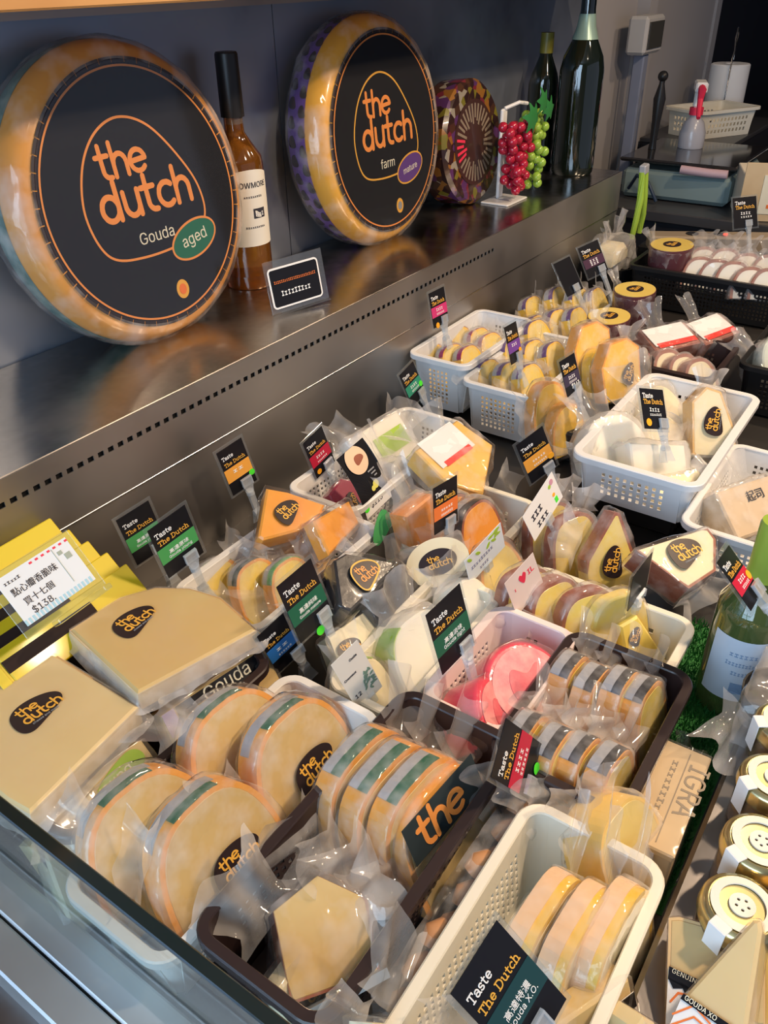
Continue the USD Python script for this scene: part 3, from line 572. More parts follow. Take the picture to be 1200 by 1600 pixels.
for k, (x, z, s, ro) in enumerate(((.006, .172, .036, 20), (.05, .200, .030, -40), (.085, .185, .028, 160))):
    L = smooth_poly([(0, 1), (.3, .55), (.95, .6), (.6, .1), (.8, -.45), (.25, -.4), (0, -.95), (-.25, -.4), (-.8, -.45), (-.6, .1), (-.95, .6), (-.3, .55)], 4)
    m = pr(affinity.translate(affinity.scale(rot3(L, ro), s, s, origin=(0, 0)), x, z), -.054, .001).subdivide(); vv = np.array(m.vertices); vv[:, 1] += 6 * ((vv[:, 0] - x) ** 2 + (vv[:, 2] - z) ** 2); m.vertices = vv
    part(o, 'leaf', m, plain('leaf_green', (.03, .20, .05), .45), smooth=30)
# ------------------------------------------------------------------ far counter
ct = thing('rear_counter', 'dark counter beyond the end of the case carrying the weighing scale', 'counter')
part(ct, 'counter_top', rbox(2.45, 4.6, -.1, YB - .012, .97, 1.0, .003), plain('counter_dark', (.05, .05, .055), .35)); part(ct, 'counter_body', bx(2.47, 4.6, -.05, YB - .02, 0, .97), DARKP)
_o = thing('counter_riser', 'dark raised box at the back of the rear counter under basket and towel roll', 'box'); part(_o, 'body', rbox(3.0, 3.62, .70, 1.0, 1.001, 1.10, .004), DARKP); part(_o, 'top_edge', rbox(2.995, 3.625, .695, 1.004, 1.085, 1.1005, .003), plain('counter_dark', (.05, .05, .055), .35))
SX, SY = 2.76, .74
o = thing('weighing_scale', 'grey weighing scale with dark square platter and rear display pole', 'scale', F((SX, SY, 1.0)))
part(o, 'scale_body', rbox(-.19, .15, -.16, .16, .004, .085, .012), GREY_PL); part(o, 'platter', rbox(-.20, .17, -.17, .17, .105, .116, .004), plain('platter_dark', (.03, .028, .03), .12, metal=.4, coat=.4)); part(o, 'platter_support', bx(-.05, .05, -.05, .05, .085, .105), GREY_PL)
part(o, 'display_pole', rbox(-.02, .02, .20, .235, .004, .37, .004), plain('pole_blue_grey', (.20, .23, .32), .4)); part(o, 'foot', bx(-.03, .03, .12, .24, .001, .02), GREY_PL)
d = part(o, 'display_head', rbox(-.07, .08, .185, .245, .37, .47, .008), plain('display_case_grey', (.42, .42, .42), .5)); part(d, 'screen', rbox(-.055, .065, .181, .186, .385, .455, .001), plain('screen_dark', (.05, .05, .045), .2))
part(o, 'pink_handle', sweep([(-.215, -.02, .10), (-.205, -.10, .096), (-.20, -.15, .096)], .012, 10), plain('pink_grey', (.52, .36, .40), .5), smooth=40, label='pink grip at the platter edge')
part(o, 'cable', sweep([(-.2, .13, .03), (-.23, .10, .075), (-.24, .06, .06), (-.235, .03, .01)], .005, 8), plain('cable_navy', (.02, .04, .08), .5), smooth=True)
o = thing('spray_bottle', 'spray bottle with red trigger and white head standing on the scale platter', 'spray bottle', (lambda m: (m.__setitem__((slice(0, 3), slice(0, 3)), m[:3, :3] * 1.45), m)[1])(F((2.80, .775, 1.1165), 200)))
part(o, 'flask', lathe([(0, 0), (.026, 0), (.027, .005), (.027, .030), (.02, .05), (.011, .06), (.011, .066), (0, .066)], 24), plain('flask_milky', (.40, .40, .44), .3, coat=.3), smooth=40)
part(o, 'collar', T(lathe([(0, 0), (.014, 0), (.014, .014), (0, .014)], 20), 0, 0, .064), INK_RED, smooth=40); part(o, 'head', cat([rbox(-.010, .010, -.009, .009, .078, .115), rbox(-.022, .038, -.012, .012, .108, .128)]), WHITE_PL)
part(o, 'trigger', sweep([(.038, 0, .118), (.056, 0, .118), (.050, 0, .100), (.062, 0, .080), (.078, 0, .068)], [.007, .008, .006, .005, .004], 8), INK_RED, smooth=40)
basket('plastic_basket', 'small cream basket on the rear counter behind the red-triggered spray bottle', 3.17, .825, 1.101, .25, .17, .085, CREAM_PL, -30, pitch=.016, hw=.009, hh=.010, lip=.010)
basket('plastic_basket', 'white basket at the right photo edge on the rear counter below the towel roll', 3.25, .47, 1.001, .22, .24, .075, WHITE_PL, 0, pitch=.016, hw=.009, hh=.010)
o = thing('towel_roll', 'white paper towel roll with a wire holder beside the dark doorway', 'paper towel', F((3.46, .865, 1.101)))
part(o, 'roll', lathe([(.02, 0), (.064, 0), (.068, .004), (.068, .186), (.064, .19), (.02, .19), (.02, 0)], 32), PAPER, smooth=40); part(o, 'wire_holder', sweep([(-.075, -.02, 0), (-.075, -.02, .21), (-.02, -.01, .23), (0, 0, .27), (.01, 0, .30), (.03, 0, .28), (.02, 0, .2)], .003, 6), STEEL, smooth=True)
o = thing('utensil', 'thin dark corkscrew standing on the scale platter by the display pole', 'utensil', F((2.72, .868, 1.1168)))
part(o, 'shaft', lathe([(0, 0), (.012, 0), (.010, .02), (.013, .08), (.018, .14), (.008, .18), (.008, .19), (0, .19)], 16), BLACK_PL, smooth=40); part(o, 'knob', T(trimesh.creation.icosphere(2, .015), 0, 0, .20), BLACK_PL, smooth=True)
c0 = atz(1135, 300, 1.04)
o = thing('open_carton', 'open cream carton with a coloured picture label leaning by the scale', 'carton', F((2.50, .42, 1.001), 20))
part(o, 'front_flap', rbox(-.004, 0, -.11, .11, 0, .15, .001), TAN_WOOD); part(o, 'side_flap', rbox(0, .16, -.11, -.106, 0, .16, .001), plain('carton_cream', (.80, .72, .58), .7)); part(o, 'box_body', rbox(.0, .16, -.105, .11, 0, .12, .002), plain('carton_cream', (.80, .72, .58), .7))
part(o, 'picture_label', rbox(-.006, -.004, -.08, .06, .02, .12, .0005), CREAMP); part(o, 'label_stripe', cat([rbox(-.0068, -.006, -.07, .04, .035 + .03 * k, .045 + .03 * k, .0002) for k in range(2)]), B_VERM); part(o, 'label_stripe', rbox(-.0068, -.006, -.07, .04, .095, .107, .0002), plain('label_yellow', (.75, .65, .1), .5))
o = thing('scissors', 'lime green tongs hanging handle down at the end of the shelf', 'tongs', FX((2.215, .715, 1.04), (.99, -.05, .1), (-.06, 0, 1)))
part(o, 'arm', sweep([(-.010, 0, .115), (-.012, -.004, .05), (-.024, -.004, 0), (-.03, 0, -.05)], [.008, .009, .008, .007], 10), LIME, smooth=40); part(o, 'arm', sweep([(.010, 0, .115), (.013, -.004, .05), (.020, -.004, 0), (.018, 0, -.05)], [.008, .009, .008, .007], 10), LIME, smooth=40); part(o, 'pivot', rbox(-.014, .014, -.009, .009, .108, .132), plain('pivot_grey', (.4, .42, .46), .4))
o = thing('power_strip', 'tan socket strip with a red light behind the far black basket', 'socket strip', F(atz(1110, 378, .985), -62))
part(o, 'strip_body', rbox(-.16, .16, -.03, .03, -.02, .02, .005), plain('strip_tan', (.30, .24, .17), .5)); part(o, 'socket', cat([T(lathe([(0, 0), (.016, 0), (.016, .002), (0, .002)], 20), x, 0, .020) for x in (-.05, .02)]), BLACK_PL); part(o, 'switch_light', T(lathe([(0, 0), (.006, 0), (.006, .004), (0, .004)], 14), .03, -.015, .022), plain('red_lamp', (1, .08, .03), .4, emit=.8))
single('adapter', rbox(2.26, 2.40, .60, .72, TRAY + .0005, .955, .006), BLACK_PL, 'black box with cables under the scale body', 'adapter')

# ================================================================== baskets on the tray
Z0 = TRAY + .001
basket('plastic_basket', 'white basket of Gouda half rounds behind the glass end pane', .3015, .380, Z0, .280, .112, .085, WHITE_PL)
basket('plastic_basket', 'dark brown basket in the near middle holding orange banded wedges', .335, .255, Z0 + .006, .290, .118, .092, DARK_PL)
basket('plastic_basket', 'cream white basket at bottom right, brightly lit, with three yellow topped wedges', .315, .098, Z0, .235, .112, .094, CREAM_PL)
basket('plastic_basket', 'dark brown basket packed with two rows of small banded wedges beside the wooden box', .562, .150, Z0 + .002, .190, .122, .092, DARK_PL)
basket('plastic_basket', 'pinkish white basket holding the red waxed cheeses', .572, .257, Z0 + .002, .160, .088, .090, plain('plastic_pinkish', (.82, .70, .68), .4, coat=.15))
basket('plastic_basket', 'cream basket with big square holes holding yellow slices behind the red cheeses', .712, .208, Z0 + .002, .090, .186, .078, CREAM_PL, pitch=.0105, hw=.0058, hh=.006)
basket('plastic_basket', 'cream basket in the middle holding bagged pieces with lime labels', .575, .360, Z0, .220, .080, .076, CREAM_PL)
basket('plastic_basket', 'white basket by the back panel with the red wedge and photo flyer', .870, .615, Z0, .296, .110, .090, WHITE_PL)
basket('plastic_basket', 'light blue white basket against the back panel with small yellow slices', 1.305, .703, Z0 + .012, .262, .114, .100, WHITE_P2)
basket('plastic_basket', 'white basket full of purple banded slices, in the third row from the back panel', 1.285, .568, Z0 + .004, .27, .132, .094, WHITE_P2)
basket('plastic_basket', 'large white basket of white cheese and pale wedges right of the middle', 1.145, .272, Z0 + .045, .316, .168, .072, WHITE_P2, pitch=.0105, hw=.0048, hh=.0058, lip=.008)
basket('plastic_basket', 'white basket at the right edge below the large white basket', 1.08, .110, Z0, .25, .150, .078, WHITE_P2)
basket('plastic_basket', 'small black basket of brown rind slices behind the large white basket', 1.470, .335, Z0 + .004, .178, .110, .092, DARK_PL)
basket('plastic_basket', 'black basket at the right edge with rows of square holes', 1.61, .155, Z0 + .004, .26, .19, .092, BLACK_PL)
basket('plastic_basket', 'long black basket across the far end of the case', 2.03, .445, Z0 + .004, .20, .36, .094, BLACK_PL)
basket('plastic_basket', 'white basket by the back panel under the large orange wedge', .590, .575, Z0, .236, .125, .088, WHITE_PL)
basket('plastic_basket', 'dark basket under the big pale cheese blocks at left', .318, .530, Z0, .255, .120, .084, DARK_PL)
basket('plastic_basket', 'cream basket beneath the orange cheese block and the black banded slices', .795, .420, Z0, .175, .105, .080, CREAM_PL)
cr = thing('crate', 'black crate under the large white basket', 'crate', F((1.145, .272, Z0))); part(cr, 'body', cat([rbox(-.12, .12, -.06, .06, 0, .045, .004), rbox(-.13, .13, -.066, .066, .036, .0448, .002)]), BLACK_PL)
cr = thing('crate', 'black crate in the dark gap left of the large white basket', 'crate', F((1.275, .432, Z0))); part(cr, 'body', rbox(-.13, .08, -.045, .045, 0, .055, .004), BLACK_PL); part(cr, 'label_strip', rbox(-.132, -.1305, -.02, .03, .028, .040, .0004), PAPER)

# ---------------------------------------------------------- left end: cartons and blocks
yp = Polygon([(0, 0), (.165, 0), (.165, .032), (0, .032)])
def carton(label, c, yaw, lean, k):
    o = thing('cracker_carton', label, 'carton', F(c, yaw, lean))
    part(o, 'box', rbox(0, .172 - .003 * k, -.011, .011, -.024, .024, .0012), YBOX); part(o, 'dark_panel', rbox(-.0002, .110 - .010 * k, -.0116, -.0106, -.002, .012, .0003), YBOX2, label='dark printed panel')
    part(o, 'end_flap', cat([rbox(-.004, 0, -.010, .010, -.023, .023, .0006), rbox(-.014, -.003, -.0108, -.0098, -.020, .020, .0004)]), YBOX)
    return o
LW = ('lowest yellow carton of the leaning stack, nearest the pale cheese blocks', 'second yellow carton of the leaning stack, counted from the cheese blocks', 'third yellow carton of the leaning stack, counted from the cheese blocks', 'fourth yellow carton of the leaning stack, under the handwritten card', 'yellow carton of the leaning stack nearest the steel back panel')
for k in range(5):
    carton(LW[k], (.262 - .003 * k, .650 + .022 * k, 1.020 + .011 * k), 1.5, 46, k)
single('carton_stand', rbox(.16, .43, .625, .762, TRAY + .001, .978, .004), YBOX2, 'dark box propping up the yellow cartons', 'box')
b1 = [(.334, .640), (.312, .511), (.442, .477), (.459, .545), (.452, .585), (.432, .618), (.398, .637)]
def block(label, pts, z, t, body, st, seed, edge, rind, yaw=0):
    c = np.mean(pts, 0); pl = Polygon([(x - c[0], y - c[1]) for x, y in pts])
    o = thing('cheese_block', label, 'cheese', F((c[0], c[1], z - t / 2), 0, 90))
    part(o, 'cheese', bevelled(pl, t, .003), body)
    if rind: part(o, 'rind', (lambda m: (m.apply_transform(UPRIGHT), m.apply_translation((0, t / 2, 0)), m)[2])(ext(pl.buffer(.0012).difference(pl.buffer(-.001)).intersection(Polygon([(p[0] - c[0], p[1] - c[1]) for p in edge])), t * .9)), rind, label='rind along the curved edge')
    sticker(o, st[0] - c[0], st[1] - c[1], st[2], -t / 2 - .0006, st[3])
    flange = pl.buffer(.013, join_style=1).buffer(-.002)
    fp = np.array(flange.segmentize(.006).exterior.coords)[:-1]; tp = np.array([pl.exterior.interpolate(pl.exterior.project(Point(p))).coords[0] for p in fp]); n = len(fp)
    wv = (meshkit.fbm(np.c_[fp * 60, np.full(n, seed)], 3, seed) - .5) * .016
    v = np.vstack([np.c_[tp[:, 0] * 1.004, np.full(n, -t * .46), tp[:, 1] * 1.004], np.c_[tp[:, 0] + (fp - tp)[:, 0] * .5, np.full(n, t * .1) + wv * .3, tp[:, 1] + (fp - tp)[:, 1] * .5], np.c_[fp[:, 0], np.full(n, t * .3) + wv, fp[:, 1]]]); f = []
    for i in range(2):
        for j in range(n): f += [[i * n + j, i * n + (j + 1) % n, (i + 1) * n + (j + 1) % n], [i * n + j, (i + 1) * n + (j + 1) % n, (i + 1) * n + j]]
    part(o, 'sealed_edge', trimesh.Trimesh(v, f, process=False), SEAL, smooth=True, label='milky sealed edge of the vacuum film')
    part(o, 'vacuum_film', bag(slab_pts(pl, t), .0012, .0005, seed, res=.010), VAC, smooth=True)
    return o
block('big golden vacuum packed cheese block with an oval sticker, beside the yellow cartons', b1, 1.032, .026, GOUDA, (*atz(210, 970, 1.032)[:2], .025, 2), 3, [(.2, .66), (.2, .60), (.36, .60), (.43, .56), (.45, .50), (.6, .5), (.6, .8)], RIND_TAN)
b2 = [(.308, .645), (.308, .508), (.176, .492), (.173, .52), (.176, .655), (.235, .672)]
block('big pale vacuum packed cheese block with oval sticker at the left photo edge', b2, 1.020, .026, PALE, (*atz(58, 1110, 1.020)[:2], .026, -2), 8, [(.0, .5), (.4, .60), (.4, .8), (0, .8)], RIND_TAN)
# wedges under the blocks
gw = cheese('cheese_wedge', 'wedge with dark Gouda label peeking out under the golden block', F((.392, .487, .940), -9, 30), Polygon([(-.068, 0), (.068, 0), (.066, .05), (-.066, .045)]), .030, GOUDA, None, bag_=dict(off=.003, amp=.002, seed=4, mat=VAC))
part(gw, 'dark_label', pr(sbox(-.050, .027, .062, .046), -.0158, .0005), BLACK); part(gw, 'label_lettering', pr(fit(words('Gouda', .01), .058, x=-.018, z=.032), -.0164, .0004), CREAMP, label='lettering Gouda'); part(gw, 'purple_label', pr(sbox(-.066, .02, -.052, .046), -.0158, .0005), plain('label_lilac', (.38, .30, .48), .5))
gw = cheese('cheese_wedge', 'wedge with a lime green young label under the pale block', F((.235, .484, .930), 2, 36), Polygon([(-.068, 0), (.066, 0), (.066, .052), (.02, .058), (-.066, .048)]), .030, PALE, None, bag_=dict(off=.003, amp=.002, seed=9, mat=VAC))
part(gw, 'lime_label', pr(smooth_poly([(-.012, .030), (.010, .047), (.045, .054), (.058, .046), (.054, .034), (.02, .029)]), -.0158, .0005), LIME, label='lime green label'); part(gw, 'label_lettering', pr(fit(words('young', .01), .042, x=.000, z=.036), -.0164, .0004), CREAMP, label='lettering young')
part(gw, 'dark_label', pr(sbox(-.066, .016, -.016, .034), -.0158, .0005), plain('label_plum', (.10, .05, .06), .5))
gw = cheese('cheese_wedge', 'pale wedge in white film behind the glass at the left edge', F((.195, .440, .915), 0, 52), Polygon([(-.045, 0), (.045, 0), (.04, .09), (-.01, .11)]), .026, CREAM_C, None, bag_=dict(off=.004, amp=.003, seed=19, mat=FILM2, tails=[((0, 0, .10), (.1, .2, 1), (.03, 0, .0), .02)]))

# ---------------------------------------------------------- Gouda half rounds (white basket, front left)
hd = dome(.128, .118, .72)
def gouda_half(label, M, seed, stick, tl):
    return cheese('gouda_half_round', label, M, hd, .027, GOUDA, RIND_O, .005, stick=stick, bands=[(-.022, .026, .0, .40, B_DKGREEN), (-.045, .030, .45, .9, GREY_BAND)], bag_=dict(off=.005, amp=.0045, seed=seed, tails=tl))
gouda_half('bagged Gouda half round with oval sticker, nearest the glass end pane', F((.258, .348, .914), -3, 22, 2), 21, (.008, .046, .026, 4), [((-.050, 0, .095), (-.55, .1, .8), (.028, 0, .028), .028)])
gouda_half('bagged Gouda half round behind the one nearest the glass', F((.232, .395, .922), -6, 26, 2), 22, None, [((-.040, 0, .10), (-.4, .1, .9), (.03, 0, .02), .03)])
gouda_half('bagged Gouda half round with oval sticker beside the dark brown basket rim', F((.372, .350, .912), -2, 22, 0), 23, (.005, .052, .026, 10), [((-.060, 0, .07), (-1, -.1, .3), (0, .006, .04), .04)])
gouda_half('bagged Gouda half round at the far end of its white basket, behind the stickered one', F((.345, .398, .918), -4, 26, 0), 24, None, [((-.03, 0, .110), (-.6, .1, .8), (.04, .006, .0), .035)])

# ---------------------------------------------------------- dark basket, middle: four wedges and a big bagged one
bp = dome(.120, .100, .62)
for k, (x, y, sd, lb) in enumerate(((.385, .290, 31, 'orange wedge with grey and green band, farthest back of four in the dark brown basket'), (.384, .260, 32, 'second orange wedge with grey and green band from the back of the dark brown basket'), (.388, .232, 33, 'third orange wedge with grey and green band from the back of the dark brown basket'))):
    cheese('banded_wedge', lb, F((x, y, .918), -3 - k, 12, 2), bp, .022, GOUDA, RIND_O, .006, bands=[(-.030, .032, .52, .98, GREY_BAND), (-.030, .032, .02, .52, B_DKGREEN)], bag_=dict(off=.0035, amp=.004, seed=sd, tails=[((-.056, 0, .055), (-1, -.1, .15), (0, .012, .044), .050), ((.054, 0, .06), (1, .1, .35), (0, .014, .038), .050)]))
o = cheese('banded_wedge', 'wedge whose wide dark band reads the, nearest the camera in the dark brown basket', F((.392, .203, .916), -6, 24, 2), dome(.116, .094, .55), .026, GOUDA, RIND_O, .006, bands=[(-.048, .050, .5, .98, GREY_BAND)], bag_=dict(off=.0035, amp=.003, seed=34, tails=[((-.055, 0, .05), (-1, -.1, .1), (0, .010, .030), .03)]))
part(o, 'wide_band', pr(sbox(-.050, .055, .050, .0935), -.0172, .0006), plain('band_charcoal', (.028, .040, .045), .4), label='wide dark band'); part(o, 'band_lettering', pr(at2(W_THE, .0205, -.036, .0605), -.0179, .0005), ORANGE, label='orange lettering reading the')
o = cheese('cheese_wedge', 'big golden wedge in a loose bag at the near end of the dark brown basket', F((.247, .236, .944), -28, 62, 0), Polygon([(-.040, -.012), (.030, -.022), (.042, .030), (.012, .062), (-.030, .052)]), .046, GOUDA, RIND_B, .002, cut=(0, .012), bag_=dict(off=.006, amp=.007, seed=41, tails=[((-.03, -.015, .045), (-.55, -.2, .9), (.035, 0, .02), .05), ((.03, -.02, .03), (1, -.3, .3), (0, .02, .03), .03)]))
part(o, 'foil_strip', pr(sbox(-.038, -.0255, .030, -.0185), -.018, .036), plain('foil_blue', (.34, .46, .60), .25, metal=.5), label='bluish foil strip')
cheese('cheese_wedge', 'pale piece with half hidden oval sticker at the near corner of the dark brown basket', F((.213, .232, .918), -2, 28), Polygon([(-.018, 0), (.050, 0), (.05, .055), (-.018, .05)]), .020, CREAM_C, None, stick=(.016, .030, .022, 8), bag_=dict(off=.003, amp=.002, seed=43))

# ---------------------------------------------------------- cream basket bottom right: yellow topped wedges
for k, (x, y, lb) in enumerate(((.345, .092, 'yellow topped wedge, leftmost of three in the cream basket at bottom right'), (.350, .066, 'yellow topped wedge, middle of three in the cream basket at bottom right'), (.366, .046, 'yellow topped wedge, rightmost of three in the cream basket at bottom right'))):
    cheese('yellow_wedge', lb, F((x, y, .914), -4, 8, 1), dome(.112, .102, .60), .021, CREAM_C, RIND_Y, .006, bands=[(-.052, .050, .35, 1.0, plain('band_peach', (.84, .58, .36), .45))], bag_=dict(off=.004, amp=.005, seed=51 + k, tails=[((-.048, 0, .045), (-1, .15, .30), (0, .014, .046), .062), ((.045, 0, .085), (.8, .1, .7), (.012, .010, .02), .045)]))
cheese('cheese_wedge', 'pale wedge tip in clear bag at the bottom edge, left of big price sign', F((.205, .150, .955), 20, 20), Polygon([(-.03, 0), (.035, 0), (.005, .06)]), .022, CREAM_C, None, bag_=dict(off=.005, amp=.006, seed=57, tails=[((0, 0, .058), (-.2, .3, 1), (.03, 0, -.01), .03), ((.03, 0, .03), (1, -.1, .4), (0, .01, .03), .05)]))
cheese('cheese_wedge', 'bagged yellow chunk between the cream basket and the wooden box', F((.455, .075, .945), -10, 30), dome(.085, .065, .7), .04, YELLOW_C, RIND_Y, .003, bag_=dict(off=.005, amp=.007, seed=58, mat=FILM2, tails=[((0, 0, .06), (.3, -.2, 1), (.03, 0, 0), .03)]))
# sweets glimpsed in the gap between the two baskets
g = np.random.default_rng(77); o = thing('snack_bag', 'clear bag of small tan sausages in the gap beside the dark brown basket', 'bag', F((.345, .172, TRAY + .002)))
for k in range(9): part(o, 'snack', sweep([(-.10 + k * .024, .004 * (k % 2), .040 + .012 * (k % 3)), (-.092 + k * .024, 0, .046 + .012 * (k % 3)), (-.082 + k * .024, -.004, .044 + .012 * (k % 3))], [.008, .010, .008], 10), plain('snack_tan', (.60, .30, .14), .35, coat=.4), smooth=40)
part(o, 'bag', bag([(x, y, z) for x in (-.11, .12) for y in (-.012, .012) for z in (.002, .075)], .001, .004, 78), FILM, smooth=True)

# ---------------------------------------------------------- dark basket of small banded wedges
sb = dome(.070, .096, .6)
spots = [(.600, .196), (.596, .167), (.602, .138), (.608, .110), (.502, .192), (.500, .164), (.502, .136), (.504, .110)]
LB = ['far row, first from the red cheeses', 'far row, second from the red cheeses', 'far row, second from the front ledge', 'far row, nearest the front ledge', 'near row, first from the red cheeses', 'near row, second from the red cheeses', 'near row, second from the front ledge', 'near row, nearest the front ledge']
src = []
for v_ in range(2):
    src.append(cheese('small_wedge', 'grey and black banded small wedge, ' + LB[v_], F((spots[v_][0], spots[v_][1] * .93 + .004, .914), -4, 6, 1), sb, .021, YELLOW_C, RIND_O, .005, bands=[(-.020, .024, .50, .98, GREY_BAND), (-.020, .024, .06, .50, BLACK)], bag_=dict(off=.004, amp=.005, seed=61 + v_, tails=[((-.034, 0, .065), (-1, .1, .35), (0, .012, .03), .045), ((.03, 0, .075), (.9, 0, .4), (0, .012, .024), .034)])))
for k in range(2, 8): dup(src[k % 2], F((spots[k][0], spots[k][1] * .93 + .004, .914 + .002 * (k % 3)), -4 + (k * 5) % 7 - 3, 6 + (k * 3) % 5, (k * 7) % 6 - 2), 'grey and black banded small wedge, ' + LB[k])

# ---------------------------------------------------------- red cheeses
def red_round(label, M, R, t, seed, half):
    o = thing('red_cheese', label, 'cheese', M)
    pl = affinity.scale(Point(0, 0).buffer(1, 24), R, R * .93)
    if half: pl = pl.intersection(sbox(-1, -R * .4, 1, 1))
    part(o, 'wax_coat', bevelled(pl, t, .006), RED_C, smooth=50)
    part(o, 'cut_face', pr(pl.buffer(-R * .16), -t / 2 - .0004, .0008), RED_IN, label='pink cut face'); part(o, 'core', pr(smooth_poly([(-.42 * R, .1 * R), (-.2 * R, .42 * R), (.1 * R, .22 * R), (.45 * R, .3 * R), (.46 * R, -.2 * R), (.1 * R, -.42 * R), (-.35 * R, -.28 * R)], 6), -t / 2 - .0010, .0008), RED_DK, label='darker red heart shaped core')
    part(o, 'bag', bag(slab_pts(pl, t), .002, .0025, seed, tails=[((-R * .7, t * .3, -R * .3), (-.9, .3, -.5), (.02, .01, .03), .04)]), VAC, smooth=True); return o
red_round('red waxed cheese with pink cut face, upper one in the pinkish basket', F((.572, .236, .966), -14, 56, -4), .052, .046, 71, False)
red_round('red waxed half cheese leaning against the upper red cheese', F((.520, .246, .960), 20, 40, -34), .048, .050, 72, True)
cheese('red_cheese', 'piece of red wax cheese low in the pinkish basket by its near corner', F((.520, .240, .915), -20, 10), dome(.07, .05), .05, RED_C, None, bag_=dict(off=.003, amp=.003, seed=73, mat=VAC))

# ---------------------------------------------------------- yellow slices behind (cream basket) and the row behind it
ys = dome(.085, .098, .62)
YL = ['left of three in the cream square-holed basket', 'middle of three in the cream square-holed basket', 'right of three in the cream square-holed basket']
for k, (y, x, yaw) in enumerate(((.280, .700, -22), (.246, .700, -22), (.206, .702, -34))):
    cheese('yellow_slice', 'yellow cheese slice with brown rind, ' + YL[k], F((x, y, .914), yaw, 16, 0), ys, .020, YELLOW_C, RIND_B, .0045, stick=(.004, .050, .016, 70) if k == 2 else None, bag_=dict(off=.005, amp=.004, seed=81 + k, tails=[((-.04, 0, .05), (-1, .1, .1), (0, .01, .035), .03)]))
cheese('yellow_slice', 'plain yellow slice standing at the right in the cream square-holed basket', F((.716, .176, .914), -30, 14), ys, .018, YELLOW_C, None, bag_=dict(off=.004, amp=.003, seed=85))
cheese('yellow_slice', 'small yellow wedge with dark sticker in the right end of the cream square-holed basket', F((.725, .140, .912), -32, 24), Polygon([(-.035, .075), (-.01, .08), (.03, 0), (-.03, 0)]), .014, YELLOW_C, None, stick=(-.018, .058, .011, 60))
for k, (x, y, lb) in enumerate(((.845, .315, 'yellow slice with brown rind standing right of the handwritten card'), (.838, .280, 'yellow slice with brown rind in the middle of the row behind the cream basket'))):
    cheese('yellow_slice', lb, F((x, y, .914), -24, 18), ys, .018, YELLOW_C, RIND_B, .0045, bag_=dict(off=.005, amp=.004, seed=87 + k, tails=[((.02, 0, .095), (.6, 0, .8), (.03, 0, -.01), .03)]))
cheese('yellow_wedge', 'tall yellow wedge with brown rind and dark sticker in the middle right', F((.835, .232, .918), -34, 22, 6), Polygon([(-.038, .0), (.046, .0), (.030, .105), (.022, .108), (-.030, .060)]), .022, YELLOW_C, RIND_B, .004, cut=(-.007, -.016), stick=(.004, .048, .021, 66), bag_=dict(off=.005, amp=.004, seed=91, tails=[((-.03, 0, .08), (-.6, .1, .7), (.02, .0, .03), .03)]))
cheese('cream_wedge', 'cream wedge with brown rind and oval sticker lying left of the wine bottle', F((.868, .165, .975), -20, 66, 4), Polygon([(-.052, .038), (-.034, -.034), (.02, -.036), (.06, -.005), (.064, .012)]), .036, CREAM_C, RIND_B, .003, cut=(-.004, .012), stick=(.002, .004, .026, -6), bag_=dict(off=.004, amp=.005, seed=93, tails=[((0, .01, -.03), (.3, .5, -.7), (.05, 0, .01), .03)]))

# ---------------------------------------------------------- middle cream basket and its neighbours
cheese('cheese_piece', 'bagged white cheese with lime label in the middle cream basket, under the dark green sign', F((.575, .348, .930), -8, 34), dome(.10, .070, .7), .034, WHITE_C, None, bands=[(-.045, -.020, 0, 1, LIME)], bag_=dict(off=.007, amp=.009, seed=101, mat=FILM2, tails=[((.0, 0, .07), (.2, .2, 1), (.045, 0, 0), .04), ((.045, 0, .03), (1, .1, .3), (0, .02, .03), .03)]))
cheese('cheese_piece', 'bagged pale piece behind the white tree-print card', F((.492, .372, .925), -6, 24), dome(.07, .066), .030, CREAM_C, None, bands=[(-.02, .02, 0, .5, LIME)], bag_=dict(off=.005, amp=.006, seed=102, tails=[((0, 0, .065), (.1, .2, 1), (.03, 0, 0), .03)]))
_M = F(atz(570, 905, 1.012), -4, 60, 0)
BKP = Polygon(poly_px(_M, [(522, 875), (541, 864), (618, 878), (612, 892), (549, 954), (532, 948)], -.018)).convex_hull
cheese('black_wax_wedge', 'black waxed wedge with round sticker, on top in the middle of the case', _M, BKP, .036, BLACK_C, None, bag_=dict(off=.004, amp=.004, seed=111, mat=THINF, tails=[((BKP.bounds[0], .01, .02), (-1, .2, .2), (0, .02, .03), .028), ((.03, .01, BKP.bounds[3] - .01), (.5, .2, 1), (.03, 0, .0), .03)]))
_s = poly_px(_M, [(570, 897)], -.018)[0]
_st = lambda g, k=1.: affinity.translate(affinity.scale(g, .0205 * k, .024 * k, origin=(0, 0)), *_s)
p = part('/World/black_wax_wedge', 'sticker', pr(_st(EGG), -.0215, .0006), BROWN_DK); part(p, 'outline', pr(_st(EGG.difference(EGG.buffer(-.09))), -.0220, .0004), GOLD); part(p, 'lettering', pr(_st(LOGO, .88), -.0220, .0004), ORANGE)
cheese('black_wax_wedge', 'black waxed wedge lying under the stickered black one', F((.610, .410, .955), 10, 40), Polygon([(-.05, 0), (.05, 0), (.04, .055), (-.04, .06)]), .034, BLACK_C, None, bag_=dict(off=.005, amp=.006, seed=113, mat=THINF, tails=[((.045, 0, .03), (1, 0, .3), (0, .02, .03), .05)]))
cheese('black_wax_wedge', 'black waxed end piece leaning behind the green sign, left of the stickered black wedge', F((.555, .470, .975), 6, 30), Polygon([(-.04, 0), (.05, 0), (.045, .04), (-.03, .045)]), .025, BLACK_C, None, bag_=dict(off=.004, amp=.005, seed=114, mat=THINF))
